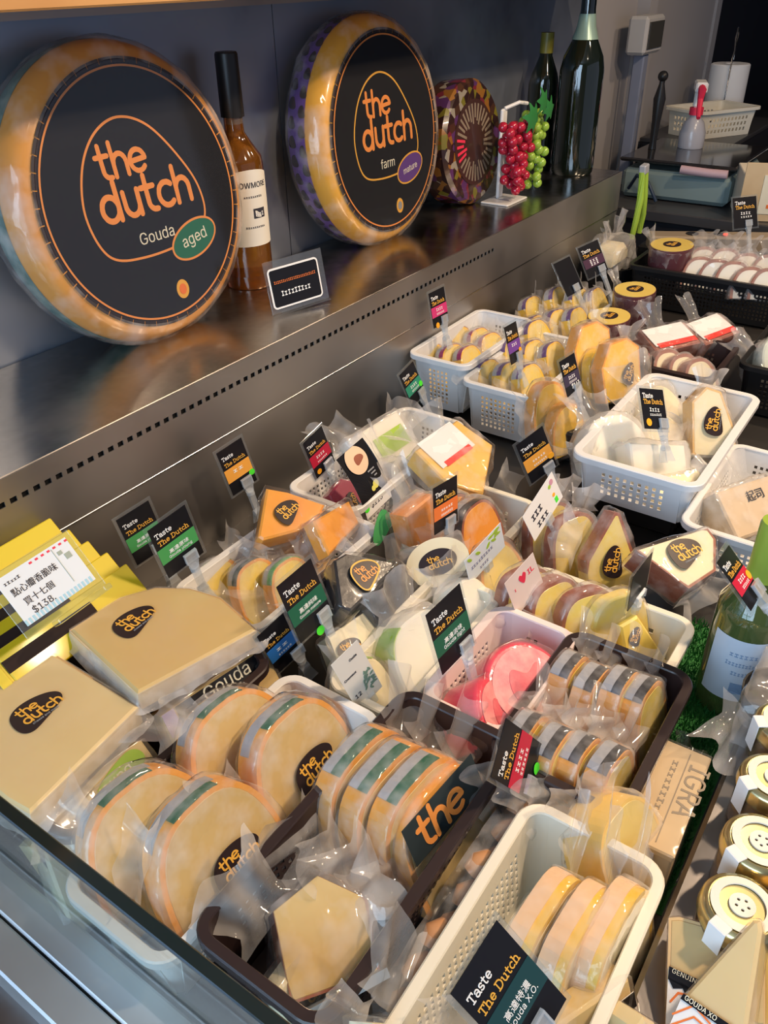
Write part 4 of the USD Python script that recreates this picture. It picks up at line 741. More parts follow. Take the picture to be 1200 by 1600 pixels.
cheese('cheese_wedge', 'cream wedge showing its cut face below the black waxed wedge', F((.535, .405, .945), -10, 50), Polygon([(-.04, .01), (.01, -.02), (.05, -.004), (.04, .05), (-.03, .05)]), .03, CREAM_C, RIND_TAN, .002, cut=(-.004, .01), stick=(-.018, .026, .016, 0), bag_=dict(off=.004, amp=.004, seed=116, mat=VAC))
o = cheese('cream_half', 'cream half cheese with black wax side and large dark oval on its cut face', F((.693, .408, .985), -62, 44, 24), affinity.scale(Point(0, 0).buffer(1, 24), .040, .030), .03, BLACK_C, None, bag_=None)
part(o, 'cut_face', pr(affinity.scale(Point(0, 0).buffer(1, 24), .0395, .0295), -.0158, .0010), CREAM_C, label='cream cut face'); part(o, 'oval_label', pr(affinity.scale(Point(0, 0).buffer(1, 24), .024, .016), -.0168, .0006), BROWN_DK); part(o, 'oval_lettering', pr(affinity.scale(LOGO, .019, .017, origin=(0, 0)), -.0174, .0004), GOLD)
part(o, 'bag', bag([(x, y, z) for x in (-.036, .036) for z in (-.027, .027) for y in (.0, .03)], .004, .005, 117, tails=[((.0, .02, -.03), (0, .2, -1), (.04, 0, 0), .05)]), FILM2, smooth=True)
# slices and orange pieces by the back panel
for k, (x, y, m_, lb) in enumerate(((.535, .618, B_GREEN, 'small slice with a green band, nearest the two green price signs'), (.560, .580, B_TEAL, 'small slice with a dark and orange band, middle of three in the white back basket'), (.585, .545, B_GREEN, 'small slice with a bright green band, rightmost of three in the white back basket'))):
    cheese('small_slice', lb, F((x, y, .918), -4, 24), dome(.075, .075, .7), .018, YELLOW_C, RIND_O, .004, bands=[(-.030, .026, 0, .5, m_), (-.030, .026, .5, 1, GREY_BAND)], bag_=dict(off=.005, amp=.006, seed=121 + k, tails=[((-.035, 0, .04), (-1, .1, .2), (0, .01, .03), .03), ((.03, 0, .06), (.8, 0, .6), (0, .01, .03), .03)]))
for k, (x, y, z) in enumerate(((.655, .585, .935), (.62, .60, .930), (.66, .545, .915))):
    cheese('small_slice', ('crumpled bag with a pale slice beneath the large orange wedge', 'crumpled bag with a pale slice against the back panel, left of the large orange wedge', 'crumpled bag with a pale slice below the point of the large orange wedge')[k], F((x, y, z), 20 * k, 50), dome(.07, .06), .02, RIND_TAN, None, bag_=dict(off=.008, amp=.010, seed=131 + k, mat=FILM2, tails=[((-.03, 0, .04), (-1, .1, .4), (0, .02, .03), .03)]))
_M = F(atz(455, 803, 1.012), -4, 60, 4)
OWP = Polygon(poly_px(_M, [(417, 762), (450, 768), (508, 788), (500, 805), (468, 828), (412, 843), (404, 838)], -.014)).convex_hull
_s = poly_px(_M, [(448, 800)], -.014)[0]
cheese('orange_wedge', 'large orange wedge with dark oval sticker lying on bags by the back panel', _M, OWP, .028, ORANGE_C, None, stick=(_s[0], _s[1], .020, 6), bag_=dict(off=.003, amp=.003, seed=141, mat=VAC, tails=[((OWP.bounds[0], 0, 0), (-1, .2, -.2), (0, .02, .03), .02)]))
cheese('orange_wedge', 'orange piece right below the point of the large orange wedge', F((.668, .540, .985), 8, 40), Polygon([(-.045, 0), (.035, 0), (.045, .03), (-.03, .045)]), .024, ORANGE_C, None, bag_=dict(off=.005, amp=.006, seed=142))
cheese('red_wedge', 'dark pink red wedge with dark sticker in the white basket by the photo flyer', F((.775, .592, .945), -4, 44), Polygon([(-.040, .0), (.042, .0), (.040, .026), (.0, .056), (-.036, .046)]), .03, plain('cheese_dark_pink', (.55, .035, .10), .4, coat=.5), None, stick=(-.010, .018, .016, 70), bag_=dict(off=.003, amp=.003, seed=145, mat=VAC))
cheese('green_pack', 'pack with lime green label in clear film behind the photo flyer', F((.900, .615, .950), -3, 40), sbox(-.06, 0, .06, .075), .03, WHITE_C, None, bag_=dict(off=.006, amp=.007, seed=147, mat=FILM2, tails=[((-.04, 0, .07), (-.5, .3, 1), (.05, 0, 0), .05), ((.05, 0, .05), (1, 0, .5), (0, .03, .03), .05)]))
part('/World/green_pack', 'lime_label', pr(sbox(-.02, .022, .050, .055), -.0158, .0008), LIME, label='lime green label')
cheese('cheese_pack', 'crumpled clear bag between the photo flyer and the orange block', F((.845, .560, .955), 10, 30), dome(.06, .05), .03, plain('pack_grey', (.45, .47, .45), .5), None, bag_=dict(off=.010, amp=.012, seed=149, mat=FILM2, tails=[((0, 0, .05), (0, .2, 1), (.04, 0, 0), .05)]))
o = cheese('orange_block', 'large orange yellow cheese block with white red-striped label in a loose bag', F((.905, .500, .995), -8, 62, 4), Polygon([(-.060, .050), (-.064, -.014), (-.03, -.060), (.058, -.012), (.046, .052)]), .036, plain('cheese_orange_yellow', (.90, .54, .12), .42, coat=.4, sss=.12, var=(20, (.86, .44, .07), .7)), None, bag_=dict(off=.005, amp=.006, seed=151, tails=[((.0, .0, .05), (.1, .1, 1), (.06, 0, 0), .045), ((.02, 0, -.055), (.2, .2, -1), (.06, 0, .02), .04)]))
part(o, 'white_label', pr(sbox(-.050, .004, .030, .056), -.0190, .0006), PAPER, label='white label'); part(o, 'red_stripe', pr(sbox(-.040, .002, .022, .011), -.0196, .0004), plain('stripe_red', (.85, .04, .03), .5))
cheese('orange_block', 'dark orange block standing upright left of the vermilion price sign', F((.735, .458, .960), -6, 16), Polygon([(-.030, 0), (.028, 0), (.028, .070), (-.030, .066)]), .030, plain('cheese_dark_orange', (.74, .26, .035), .4, coat=.4), None, bag_=dict(off=.005, amp=.006, seed=153, tails=[((0, 0, .07), (-.2, .2, 1), (.035, 0, 0), .05)]))
for k, (x, y) in enumerate(((.795, .435), (.800, .402))):
    cheese('dark_slice', ('slice with black rind band right of the vermilion price sign', 'slice with black rind band above the leafy handwritten card')[k], F((x, y, .925), -4, 20), dome(.095, .086, .7), .026, ORANGE_C, RIND_B, .004, bands=[(-.042, .040, .0, .5, BLACK), (-.042, .040, .5, 1, GREY_BAND)], bag_=dict(off=.005, amp=.007, seed=155 + k, tails=[((-.04, 0, .05), (-.9, .1, .3), (0, .01, .04), .04)]))
cheese('yellow_slice', 'yellow slice with orange rind between the leafy card and the heart card', F((.735, .335, .93), -14, 24), dome(.08, .08), .022, YELLOW_C, RIND_O, .004, bag_=dict(off=.005, amp=.006, seed=157, mat=FILM2))
cheese('cheese_piece', 'crumpled clear bag of pale cheese below the leafy handwritten card', F((.665, .345, .935), -10, 30), dome(.075, .06), .035, WHITE_C, None, bag_=dict(off=.008, amp=.011, seed=158, tails=[((.0, 0, .06), (.1, .1, 1), (.05, 0, 0), .03), ((-.04, 0, .03), (-1, 0, .4), (0, .02, .03), .03)]))
_o = thing('green_label', 'dark green paper label on a bag below the photo flyer', 'label', FX((.700, .500, 1.000), (.9, -.2, .35), (-.2, .5, .8))); part(_o, 'paper', pr(smooth_poly([(-.018, -.006), (.0, .010), (.018, .016), (.020, -.004), (-.014, -.016)]), 0, .0008), B_GREEN)

# ---------------------------------------------------------- far rows: purple banded slices
ps = dome(.075, .080, .66)
def purple(label, M, seed, band, body=YELLOW_C, grp=None):
    return cheese('purple_band_slice', label, M, ps, .022, body, RIND_Y, .004, bands=[(-.030, .028, .0, .45, band), (-.030, .028, .45, .95, GREY_BAND)], bag_=dict(off=.005, amp=.006, seed=seed, tails=[((-.036, 0, .04), (-1, .1, .2), (0, .01, .03), .035), ((.03, 0, .06), (.9, 0, .6), (0, .008, .025), .03)]), group=grp)
P_MAG = plain('band_magenta_dark', (.28, .03, .14), .4); P_PUR = plain('band_purple_dark', (.12, .05, .20), .4)
gr = 'small yellow slices in the white basket against the back panel'; gl = 'small yellow slice with a magenta band in the panel-side white basket, '
a1 = purple(gl + 'near row, left', F((1.245, .735, .925), -8, 26), 171, P_MAG, grp=gr)
for k, (x, y) in enumerate(((1.255, .705), (1.27, .674), (1.345, .735), (1.36, .70), (1.35, .668))): dup(a1, F((x, y, .928), -8 + (k * 7) % 9 - 4, 24 + k, k - 2), gl + ('near row, middle', 'near row, right', 'far row, left', 'far row, middle', 'far row, right')[k], gr)
gr = 'purple banded slices in the third row'; gl = 'purple banded yellow slice by the purple price sign, '
a2 = purple(gl + 'near row, left', F((1.225, .610, .930), -10, 24), 175, P_PUR, grp=gr)
for k, (x, y, z) in enumerate(((1.235, .575, .93), (1.245, .540, .93), (1.32, .610, .94), (1.33, .572, .94), (1.345, .535, .94), (1.405, .600, .95))): dup(a2, F((x, y, z), -10 + (k * 5) % 11 - 5, 22 + k, k - 3), gl + ('near row, middle', 'near row, right', 'middle row, left', 'middle row, middle', 'middle row, right', 'alone at the far end')[k], gr)
gr = 'banded slices beyond the third row'; gl = 'dark banded yellow slice far back beside the half rounds, '
a3 = purple(gl + 'near row, left', F((1.49, .640, .925), -6, 24), 178, P_PUR, grp=gr)
for k, (x, y, z) in enumerate(((1.50, .605, .94), (1.52, .570, .945), (1.62, .655, .945), (1.64, .615, .945), (1.66, .58, .945), (1.58, .690, .93))): dup(a3, F((x, y, z), -6 + (k * 5) % 11 - 5, 22 + k, k - 3), gl + ('near row, middle', 'near row, right', 'far row, left', 'far row, middle', 'far row, right', 'nearest the back panel')[k], gr)
basket('plastic_basket', 'dark basket behind the third row, under the far banded slices', 1.575, .625, Z0, .26, .17, .06, DARK_PL)
YW = plain('cheese_deep_yellow', (.88, .56, .09), .42, coat=.4, var=(20, (.82, .48, .05), .6))
W3 = Polygon([(-.045, 0), (.040, 0), (.046, .080), (.020, .100), (-.020, .098), (-.045, .060)])
cheese('gouda_wedge', 'deep yellow wedge with dark sticker behind the large white basket', F((1.300, .405, .965), -24, 20), W3, .026, YW, RIND_O, .003, stick=(.012, .040, .019, 60), bag_=dict(off=.004, amp=.004, seed=181, tails=[((.03, 0, .09), (.6, .1, .8), (.03, 0, 0), .03)]))
cheese('gouda_wedge', 'deep yellow wedge left of the stickered one, in the back row', F((1.350, .475, .965), -22, 22), W3, .026, YW, RIND_O, .003, bag_=dict(off=.004, amp=.005, seed=182, tails=[((.03, 0, .09), (.6, .1, .8), (.03, 0, 0), .03)]))
cheese('gouda_wedge', 'low yellow slice between the two deep yellow wedges', F((1.325, .440, .95), -22, 24), dome(.08, .085), .02, YELLOW_C, RIND_Y, .003, bag_=dict(off=.004, amp=.005, seed=183))
cheese('gouda_wedge', 'bagged orange yellow slice by the black price sign, at the third row end', F((1.165, .470, .925), -20, 16), dome(.09, .10), .024, YW, RIND_O, .004, bag_=dict(off=.006, amp=.007, seed=184, tails=[((-.03, 0, .05), (-1, 0, .1), (0, .02, .04), .03)]))
cheese('gouda_wedge', 'second orange yellow slice by the black price sign, nearer the large white basket', F((1.155, .435, .915), -20, 14), dome(.08, .085), .022, YW, RIND_O, .004, bag_=dict(off=.006, amp=.007, seed=185))
def half_round(label, c, R, H, seed, wax):
    o = thing('half_wheel', label, 'cheese', F(c, 0, 0)); pl = affinity.scale(Point(0, 0).buffer(1, 24), R * 1.25, R)
    m = lathe([(0, -H), (R * .80, -H), (R * .97, -H * .6), (R, -.004), (R * .99, 0), (0, 0)], 36); m.apply_scale((1.25, 1, 1)); part(o, 'wax_coat', m, wax, smooth=45)
    f_ = lathe([(0, 0), (R * .96, 0), (R * .96, .0012), (0, .0012)], 36); f_.apply_scale((1.25, 1, 1)); part(o, 'cut_face', f_, YELLOW_C, smooth=40, label='yellow cut face')
    e = affinity.scale(Point(0, 0).buffer(1, 24), R * .50, R * .40); q = ext(e, .0008); q.apply_translation((0, 0, .0012)); pp = part(o, 'oval_label', q, BROWN_DK); q = ext(affinity.scale(LOGO, R * .42, R * .42, origin=(0, 0)), .0005); q.apply_translation((0, 0, .002)); part(pp, 'lettering', q, GOLD)
    pts = [(1.25 * R * math.cos(t) * s, R * math.sin(t) * s, z) for t in np.linspace(0, 6.28, 14) for s, z in ((1, -.006), (.85, -H))]
    part(o, 'bag', bag(pts, .003, .005, seed, tails=[((0, R * .9, 0), (.2, .5, 1), (.03, 0, 0), .03)]), FILM, smooth=True); return o
PLUM = plain('wax_plum', (.11, .035, .045), .4, coat=.4)
half_round('half cheese with round yellow top and dark oval, nearest of the three plum waxed ones', (1.485, .507, 1.035), .040, .07, 191, PLUM)
half_round('half cheese with round yellow top standing in front of the long black basket', (1.660, .520, 1.035), .042, .075, 192, PLUM)
half_round('half cheese with round yellow top at the left end of the long black basket', (2.00, .555, 1.040), .050, .07, 193, PLUM)
# small black basket: brown rind slices and red striped packs
for k, (x, y, z, lb) in enumerate(((1.435, .365, .955, 'brown rind piece at the left in the small black basket'), (1.43, .335, .955, 'brown rind piece in the middle of the small black basket'), (1.425, .305, .955, 'brown rind piece at the right in the small black basket'))):
    cheese('brown_slice', lb, F((x, y, z), -30, 30), dome(.075, .055), .028, CREAM_C, RIND_B, .006, bag_=dict(off=.003, amp=.004, seed=201 + k, mat=FILM2))
for k, (c, yw, lb) in enumerate((((1.505, .395, .990), -30, 'bagged pack with a white label and bright red stripe behind the deep yellow wedge'), ((1.60, .345, .985), -20, 'bagged pack with a pale red striped top, far right behind the small black basket'))):
    o = cheese('striped_pack', lb, F(c, yw, 70), Polygon([(-.055, -.03), (.05, -.03), (.055, .03), (-.05, .035)]), .05, plain('pack_brownish', (.35, .13, .09), .4, coat=.4), None, bag_=dict(off=.006, amp=.008, seed=205 + k, tails=[((-.05, 0, .02), (-1, .2, .3), (0, .02, .03), .05), ((.0, -.01, .035), (0, -.5, 1), (.03, 0, 0), .05)]))
    part(o, 'white_label', pr(sbox(-.05, -.018, .045, .030), -.0262, .0008), PAPER); part(o, 'red_stripe', pr(sbox(-.045, -.024, .045, -.012), -.0272, .0006), plain('stripe_red', (.85, .04, .03), .5))
# long black basket at the far end
gr = 'white and brown slices in the long black basket'; gl = 'white and brown slice in the long black basket, '
a4 = cheese('white_slice', gl + 'near row, leftmost', F((1.985, .475, .955), -64, 22), dome(.085, .068), .026, WHITE_C, RIND_B, .006, bands=[(-.02, .02, 0, .6, RIND_B)], bag_=dict(off=.004, amp=.006, seed=211, mat=FILM2, tails=[((0, 0, .07), (.2, .1, 1), (.03, 0, 0), .03)]), group=gr)
for k, (x, y) in enumerate(((1.975, .435), (1.965, .395), (1.955, .355), (1.955, .315), (2.06, .49), (2.06, .44), (2.06, .39), (2.06, .34))): dup(a4, F((x, y, .958 + .004 * (k % 2)), -64 + (k * 7) % 15 - 7, 20 + k % 3, 0), gl + ('near row, second from left', 'near row, middle', 'near row, second from right', 'near row, rightmost', 'far row, leftmost', 'far row, second from left', 'far row, second from right', 'far row, rightmost')[k], gr)
bt = thing('tub', 'dark tub at the far left corner of the tray holding a clear bag', 'tub', F((2.00, .70, Z0))); part(bt, 'bowl', lathe([(0, 0), (.055, 0), (.07, .075), (.068, .075), (.053, .004), (0, .004)], 32), BLACK_PL, smooth=40)
o = thing('white_bag', 'clear bag of pale cheese standing in the dark tub by the green tongs', 'bag', F((2.00, .70, Z0 + .075)))
part(o, 'cheese', bevelled(dome(.09, .05), .06, .01), CREAM_C); part(o, 'bag', bag(slab_pts(dome(.11, .06), .08), .01, .012, 215, tails=[((.02, 0, .06), (.4, .1, 1), (.05, 0, 0), .05), ((-.03, 0, .06), (-.4, .1, 1), (.04, 0, 0), .04)]), FILM2, smooth=True)
# large white basket: white cheese and pale wedges
cheese('white_cheese', 'soft white cheese in a milky bag at the left of the large white basket', F((1.080, .325, .960), -30, 46), dome(.11, .075), .05, WHITE_C, None, bag_=dict(off=.008, amp=.010, seed=221, mat=FILM2, tails=[((0, 0, .07), (-.1, .2, 1), (.05, 0, 0), .05), ((-.05, 0, .03), (-1, 0, .3), (0, .02, .03), .03)]))
cheese('white_cheese', 'white cheese block under the black price sign in the large white basket', F((1.065, .265, .958), -36, 40, -10), Polygon([(-.045, 0), (.045, 0), (.045, .050), (-.045, .055)]), .055, WHITE_C, None, bag_=dict(off=.006, amp=.007, seed=222, mat=FILM2, tails=[((.03, 0, .05), (.5, .3, 1), (.04, 0, 0), .05)]))
cheese('white_cheese', 'pale yellow white block low at the right corner of the large white basket', F((1.04, .210, .955), -40, 60), Polygon([(-.04, 0), (.04, 0), (.038, .04), (-.038, .04)]), .03, CREAM_C, None, bag_=dict(off=.004, amp=.005, seed=223))
cheese('pale_wedge', 'pale wedge with dark oval sticker standing at the right in the large white basket', F((1.185, .222, .960), -46, 30, -8), Polygon([(-.028, .0), (.046, .0), (.034, .050), (.012, .098), (-.012, .104), (-.034, .080)]), .03, CREAM_C, RIND_TAN, .003, cut=(.004, -.01), stick=(.0, .052, .022, 84), bag_=dict(off=.005, amp=.006, seed=224, tails=[((0, 0, .10), (.1, .2, 1), (.03, 0, 0), .03), ((-.02, 0, .02), (-.8, -.4, -.2), (0, .02, .03), .05)]))
cheese('pale_wedge', 'pale piece in crumpled film in the middle of the large white basket', F((1.155, .275, .962), -20, 50), dome(.08, .06), .04, CREAM_C, None, bag_=dict(off=.009, amp=.012, seed=225, mat=FILM2, tails=[((0, 0, .06), (.1, .2, 1), (.05, 0, 0), .05)]))
cheese('pale_wedge', 'bag with pale contents in the far end of the large white basket', F((1.245, .315, .962), -20, 40), dome(.09, .06), .04, CREAM_C, None, bag_=dict(off=.009, amp=.012, seed=226, mat=FILM2, tails=[((0, 0, .06), (.1, .2, 1), (.05, 0, 0), .05)]))
# right edge
o = cheese('kraft_pack', 'clear bag with tan pack standing in the white basket at the right edge', F((1.06, .105, .930), -30, 50), Polygon([(-.06, 0), (.06, 0), (.06, .07), (-.06, .07)]), .05, plain('kraft_tan', (.66, .52, .36), .6), None, bag_=dict(off=.006, amp=.007, seed=231, tails=[((0, 0, .07), (.1, .2, 1), (.05, 0, 0), .05)]))
part(o, 'label_lettering', pr(fit(words('起司', .01, True), .03, cx=0, z=.045), -.0258, .0006), INK)
cheese('grey_pack', 'bagged pale pack in the black basket with square holes at the right edge', F((1.58, .19, .945), -40, 40), dome(.12, .08), .06, plain('pack_mint', (.55, .62, .55), .5), None, bag_=dict(off=.006, amp=.010, seed=233, mat=FILM2, tails=[((-.05, 0, .05), (-.6, .2, 1), (.03, 0, .02), .05)]))
WBOT = plain('green_wine_glass', (.12, .17, .05), .06, coat=1., coatr=.03, trans=.5)
b = bottle('wine_bottle', 'green wine bottle with pale blue label and bright green neck at the right edge', (.750, .060, TRAY + .001), [(0, 0), (.031, 0), (.034, .005), (.0345, .02), (.0345, .125), (.034, .140), (.022, .163), (.015, .180), (.0138, .20), (0, .20)], WBOT, [('neck_foil', [(0, .240), (.0150, .240), (.0162, .236), (.0158, .185), (.0185, .166), (.0165, .166)], plain('foil_green', (.28, .42, .05), .35, coat=.3))], lean=(0, 2))
lb_ = part(b, 'label', label_sheet(.0350, .030, .112, -225, -65), plain('label_blue_white', (.52, .58, .66), .5), smooth=True, label='pale blue paper label'); part(lb_, 'lettering', cat([curved(affinity.translate(marks(t, w_, .005, t), -w_ / 2, 0), .0354, z_, -165) for t, w_, z_ in ((6, .03, .09), (10, .034, .078), (5, .018, .066))]), plain('label_ink_blue', (.22, .32, .48), .5)); part(lb_, 'label_box', curved(sbox(-.009, -.007, .009, .007), .0354, .048, -160), plain('label_ink_blue', (.22, .32, .48), .5))
o = thing('white_bag', 'clear film bag with a round black tray beside the wine bottle at the right edge', 'bag', F((.680, .005, .9555), 0, 0)); part(o, 'round_tray', lathe([(0, .02), (.035, .02), (.038, .045), (.036, .045), (.032, .024), (0, .024)], 24), BLACK_PL, smooth=40); part(o, 'bag', bag([(x, y, z) for x in (-.045, .045) for y in (-.03, .03) for z in (.004, .055)], .004, .010, 241, tails=[((-.04, .02, .04), (-1, .2, -.3), (0, .03, .02), .05)]), FILM2, smooth=True)
# wooden box, jars
o = thing('wooden_box', 'pale wooden box with stamped lettering beside the front ledge', 'box', F((.545, .062, .905), 2, 0))
part(o, 'box_body', rbox(-.075, .045, -.020, .022, 0, .058, .002), TAN_WOOD); part(o, 'lid', rbox(-.077, .047, -.021, .023, .058, .066, .0015), TAN_WOOD)
for t, w_, yy in (('IGRA', .062, .006), ('', .08, -.013)):
    q = ext(fit(words(t, .01), w_, x=-.052) if t else affinity.translate(marks(10, w_, .006, 8), -.05, 0), .0004); q.apply_translation((0, yy - (.004 if t == 'IGRA' else 0), .0660)); q.vertices = np.array(q.vertices) * (-1, -1, 1) + (-.024, -.004, 0); part(o, 'lid_lettering', q, plain('stamp_brown', (.30, .24, .17), .7))
q = bx(-.07, .04, -.0035, -.0025, .0660, .0664); part(o, 'lid_line', q, plain('stamp_brown', (.30, .24, .17), .7)); part(o, 'film', bag([(x, y, z) for x in (-.077, .047) for y in (-.021, .023) for z in (0, .066)], .0015, .001, 251, tails=[((.047, 0, .05), (1, 0, .5), (0, .02, .01), .02)]), VAC, smooth=True)
GOLDM = plain('lid_gold', (.62, .52, .26), .25, metal=.9); RING = plain('lid_ring', (.80, .76, .68), .5)
JL = ('gold lidded glass jar nearest the cheese wedges, on the front ledge', 'gold lidded glass jar, middle of the row on the front ledge', 'gold lidded glass jar, farthest of three lids on the front ledge', 'gold lidded glass jar at the right edge beyond the three lids')
for k, (px, py) in enumerate(((1161, 1412), (1192, 1312), (1214, 1212), (1235, 1125))):
    c = atz(px, py, 1.020); o = thing('glass_jar', JL[k], 'jar', F((c[0], c[1], .9555), -20 - 12 * k)); R = .029
    part(o, 'jar_body', lathe([(0, 0), (.026, 0), (.028, .003), (.028, .042), (.0255, .047), (0, .047)], 32), plain('jar_contents', (.10, .06, .04), .12, coat=.8, var=(60, (.30, .20, .10), .6)), smooth=40)
    l = part(o, 'lid', lathe([(.027, .046), (R + .0005, .046), (R + .001, .049), (R, .058), (R - .002, .061), (R - .005, .0625), (.024, .0622), (0, .0610)], 40), GOLDM, smooth=30, label='gold screw lid')
    part(l, 'lid_ring', lathe([(.0165, .0624), (.0225, .0632), (.0228, .0634), (.0165, .0638), (.0165, .0624)], 40), RING, label='white printed ring')
    q = ext(Point(0, 0).buffer(.0095, 8).difference(unary_union([Point(.0045 * math.cos(t), .0045 * math.sin(t)).buffer(.0012) for t in np.arange(5) * 1.2566])), .0014); q.apply_translation((0, 0, .0618)); part(l, 'lid_emblem', q, RING)
    part(o, 'paper_seal', cat([rbox(-R - .0015, -R + .007, -.007, .007, .0622, .0636, .0003), rbox(-R - .0022, -R - .0012, -.007, .007, .030, .0634, .0003)]), PAPER, label='white paper seal over the lid edge')
# wedges bottom right, on the ledge
_M = FX((.350, -.022, .985), RC[:, 0] - .50 * np.array([.49, -.03, -.87]), -RC[:, 1] + .62 * np.array([.49, -.03, -.87]))
_p = poly_px(_M, [(1188, 1437), (1176, 1437), (1068, 1556), (1030, 1640), (1158, 1660), (1190, 1455)], -.013)
o = cheese('xo_wedge', 'upright pointed pale wedge with a black and white label at bottom right', _M, Polygon(_p).convex_hull, .026, PALE, None, bag_=dict(off=.001, amp=.0004, seed=261, mat=VAC))
pp = lambda q: Polygon(poly_px(_M, q, -.013))
part(o, 'white_label', pr(pp([(1066, 1558), (1030, 1640), (1140, 1660), (1140, 1610)]), -.0136, .0006), PAPER, label='white label with orange stripes'); part(o, 'black_strip', pr(pp([(1069, 1553), (1064, 1561), (1140, 1614), (1145, 1604)]), -.0143, .0005), BLACK)
_a, _b = poly_px(_M, [(1070, 1562), (1128, 1603)], -.013); _ang = math.degrees(math.atan2(_b[1] - _a[1], _b[0] - _a[0]))
part(o, 'strip_lettering', pr(affinity.translate(affinity.rotate(fit(words('GOUDA XO', .01, bold=1), math.dist(_a, _b) * .85), _ang, origin=(0, 0)), *_a), -.0149, .0004), CREAMP, label='lettering GOUDA XO')
part(o, 'label_stripe', pr(LineString(poly_px(_M, [(1052, 1585), (1085, 1572), (1110, 1600)], -.013)).buffer(.0006), -.0143, .0004), B_VERM); part(o, 'label_stripe', pr(LineString(poly_px(_M, [(1040, 1605), (1085, 1590), (1125, 1625)], -.013)).buffer(.0006), -.0143, .0004), B_VERM)
_M = FX((.398, .010, .975), RC[:, 0] - .36 * np.array([.49, -.03, -.87]), -RC[:, 1] + .56 * np.array([.49, -.03, -.87]))
o = cheese('gouda_quarter', 'golden rounded quarter with black and white cow print label behind the pointed wedge', _M, Polygon(poly_px(_M, [(1045, 1434), (1062, 1433), (1110, 1446), (1160, 1468), (1195, 1490), (1195, 1600), (1040, 1600), (1043, 1500)], -.015)).convex_hull, .030, GOUDA, RIND_TAN, .002, cut=(0, -.006), bag_=dict(off=.001, amp=.0005, seed=262, mat=VAC))
pp = lambda q: Polygon(poly_px(_M, q, -.015))
part(o, 'cow_label', pr(pp([(1045, 1512), (1150, 1560), (1150, 1600), (1040, 1600)]), -.0156, .0006), PAPER, label='white label'); part(o, 'black_strip', pr(pp([(1046, 1510), (1044, 1530), (1120, 1568), (1125, 1546)]), -.0163, .0005), BLACK)
part(o, 'cow_patch', pr(pp([(1044, 1528), (1052, 1545), (1062, 1534), (1070, 1552), (1080, 1545)]), -.0163, .0005), BLACK); part(o, 'cow_patch', pr(pp([(1075, 1545), (1088, 1562), (1098, 1552), (1108, 1572), (1112, 1560)]), -.0163, .0005), BLACK)
_a, _b = poly_px(_M, [(1050, 1520), (1098, 1543)], -.015); _ang = math.degrees(math.atan2(_b[1] - _a[1], _b[0] - _a[0]))
part(o, 'strip_lettering', pr(affinity.translate(affinity.rotate(fit(words('GENUINE', .01), math.dist(_a, _b) * .9), _ang, origin=(0, 0)), *_a), -.0170, .0004), CREAMP); part(o, 'label_stripe', pr(LineString(poly_px(_M, [(1048, 1565), (1060, 1552), (1095, 1560)], -.015)).buffer(.0007), -.0163, .0005), B_VERM)
o = cheese('gouda_quarter', 'golden wedge tip at the bottom edge, left of the upright pointed wedge', F((.298, .018, .962), -14, 20), Polygon([(-.030, -.02), (.026, -.02), (.030, .020), (.020, .036), (.010, .034)]), .024, PALE, None, bag_=dict(off=.001, amp=.0005, seed=263, mat=VAC))
o2 = cheese('gouda_quarter', 'half hidden wedge with cow print label beside the yellow topped wedges', F((.300, .040, .945), -24, 24), Polygon([(-.040, -.02), (.040, -.02), (.040, .050), (-.03, .054)]), .022, GOUDA, None, bag_=dict(off=.003, amp=.003, seed=264))
part(o2, 'cow_label', pr(sbox(-.036, -.018, .040, .038), -.0116, .0006), PAPER); part(o2, 'black_strip', pr(sbox(-.036, .026, .040, .038), -.0123, .0005), BLACK); part(o2, 'cow_patch', pr(smooth_poly([(-.02, .03), (-.014, .010), (-.004, .022), (.004, .008), (.012, .03)]), -.0123, .0005), BLACK); part(o2, 'label_stripe', pr(LineString([(-.03, -.008), (0, .002), (.03, 0)]).buffer(.0012), -.0123, .0005), B_VERM)
cheese('gouda_quarter', 'orange yellow piece at the right edge behind the pointed wedge', F((.415, -.055, .962), -30, 30), Polygon([(-.04, -.03), (.04, -.03), (.04, .05), (-.03, .055)]), .03, YW, None, bag_=dict(off=.001, amp=.0005, seed=265, mat=VAC))

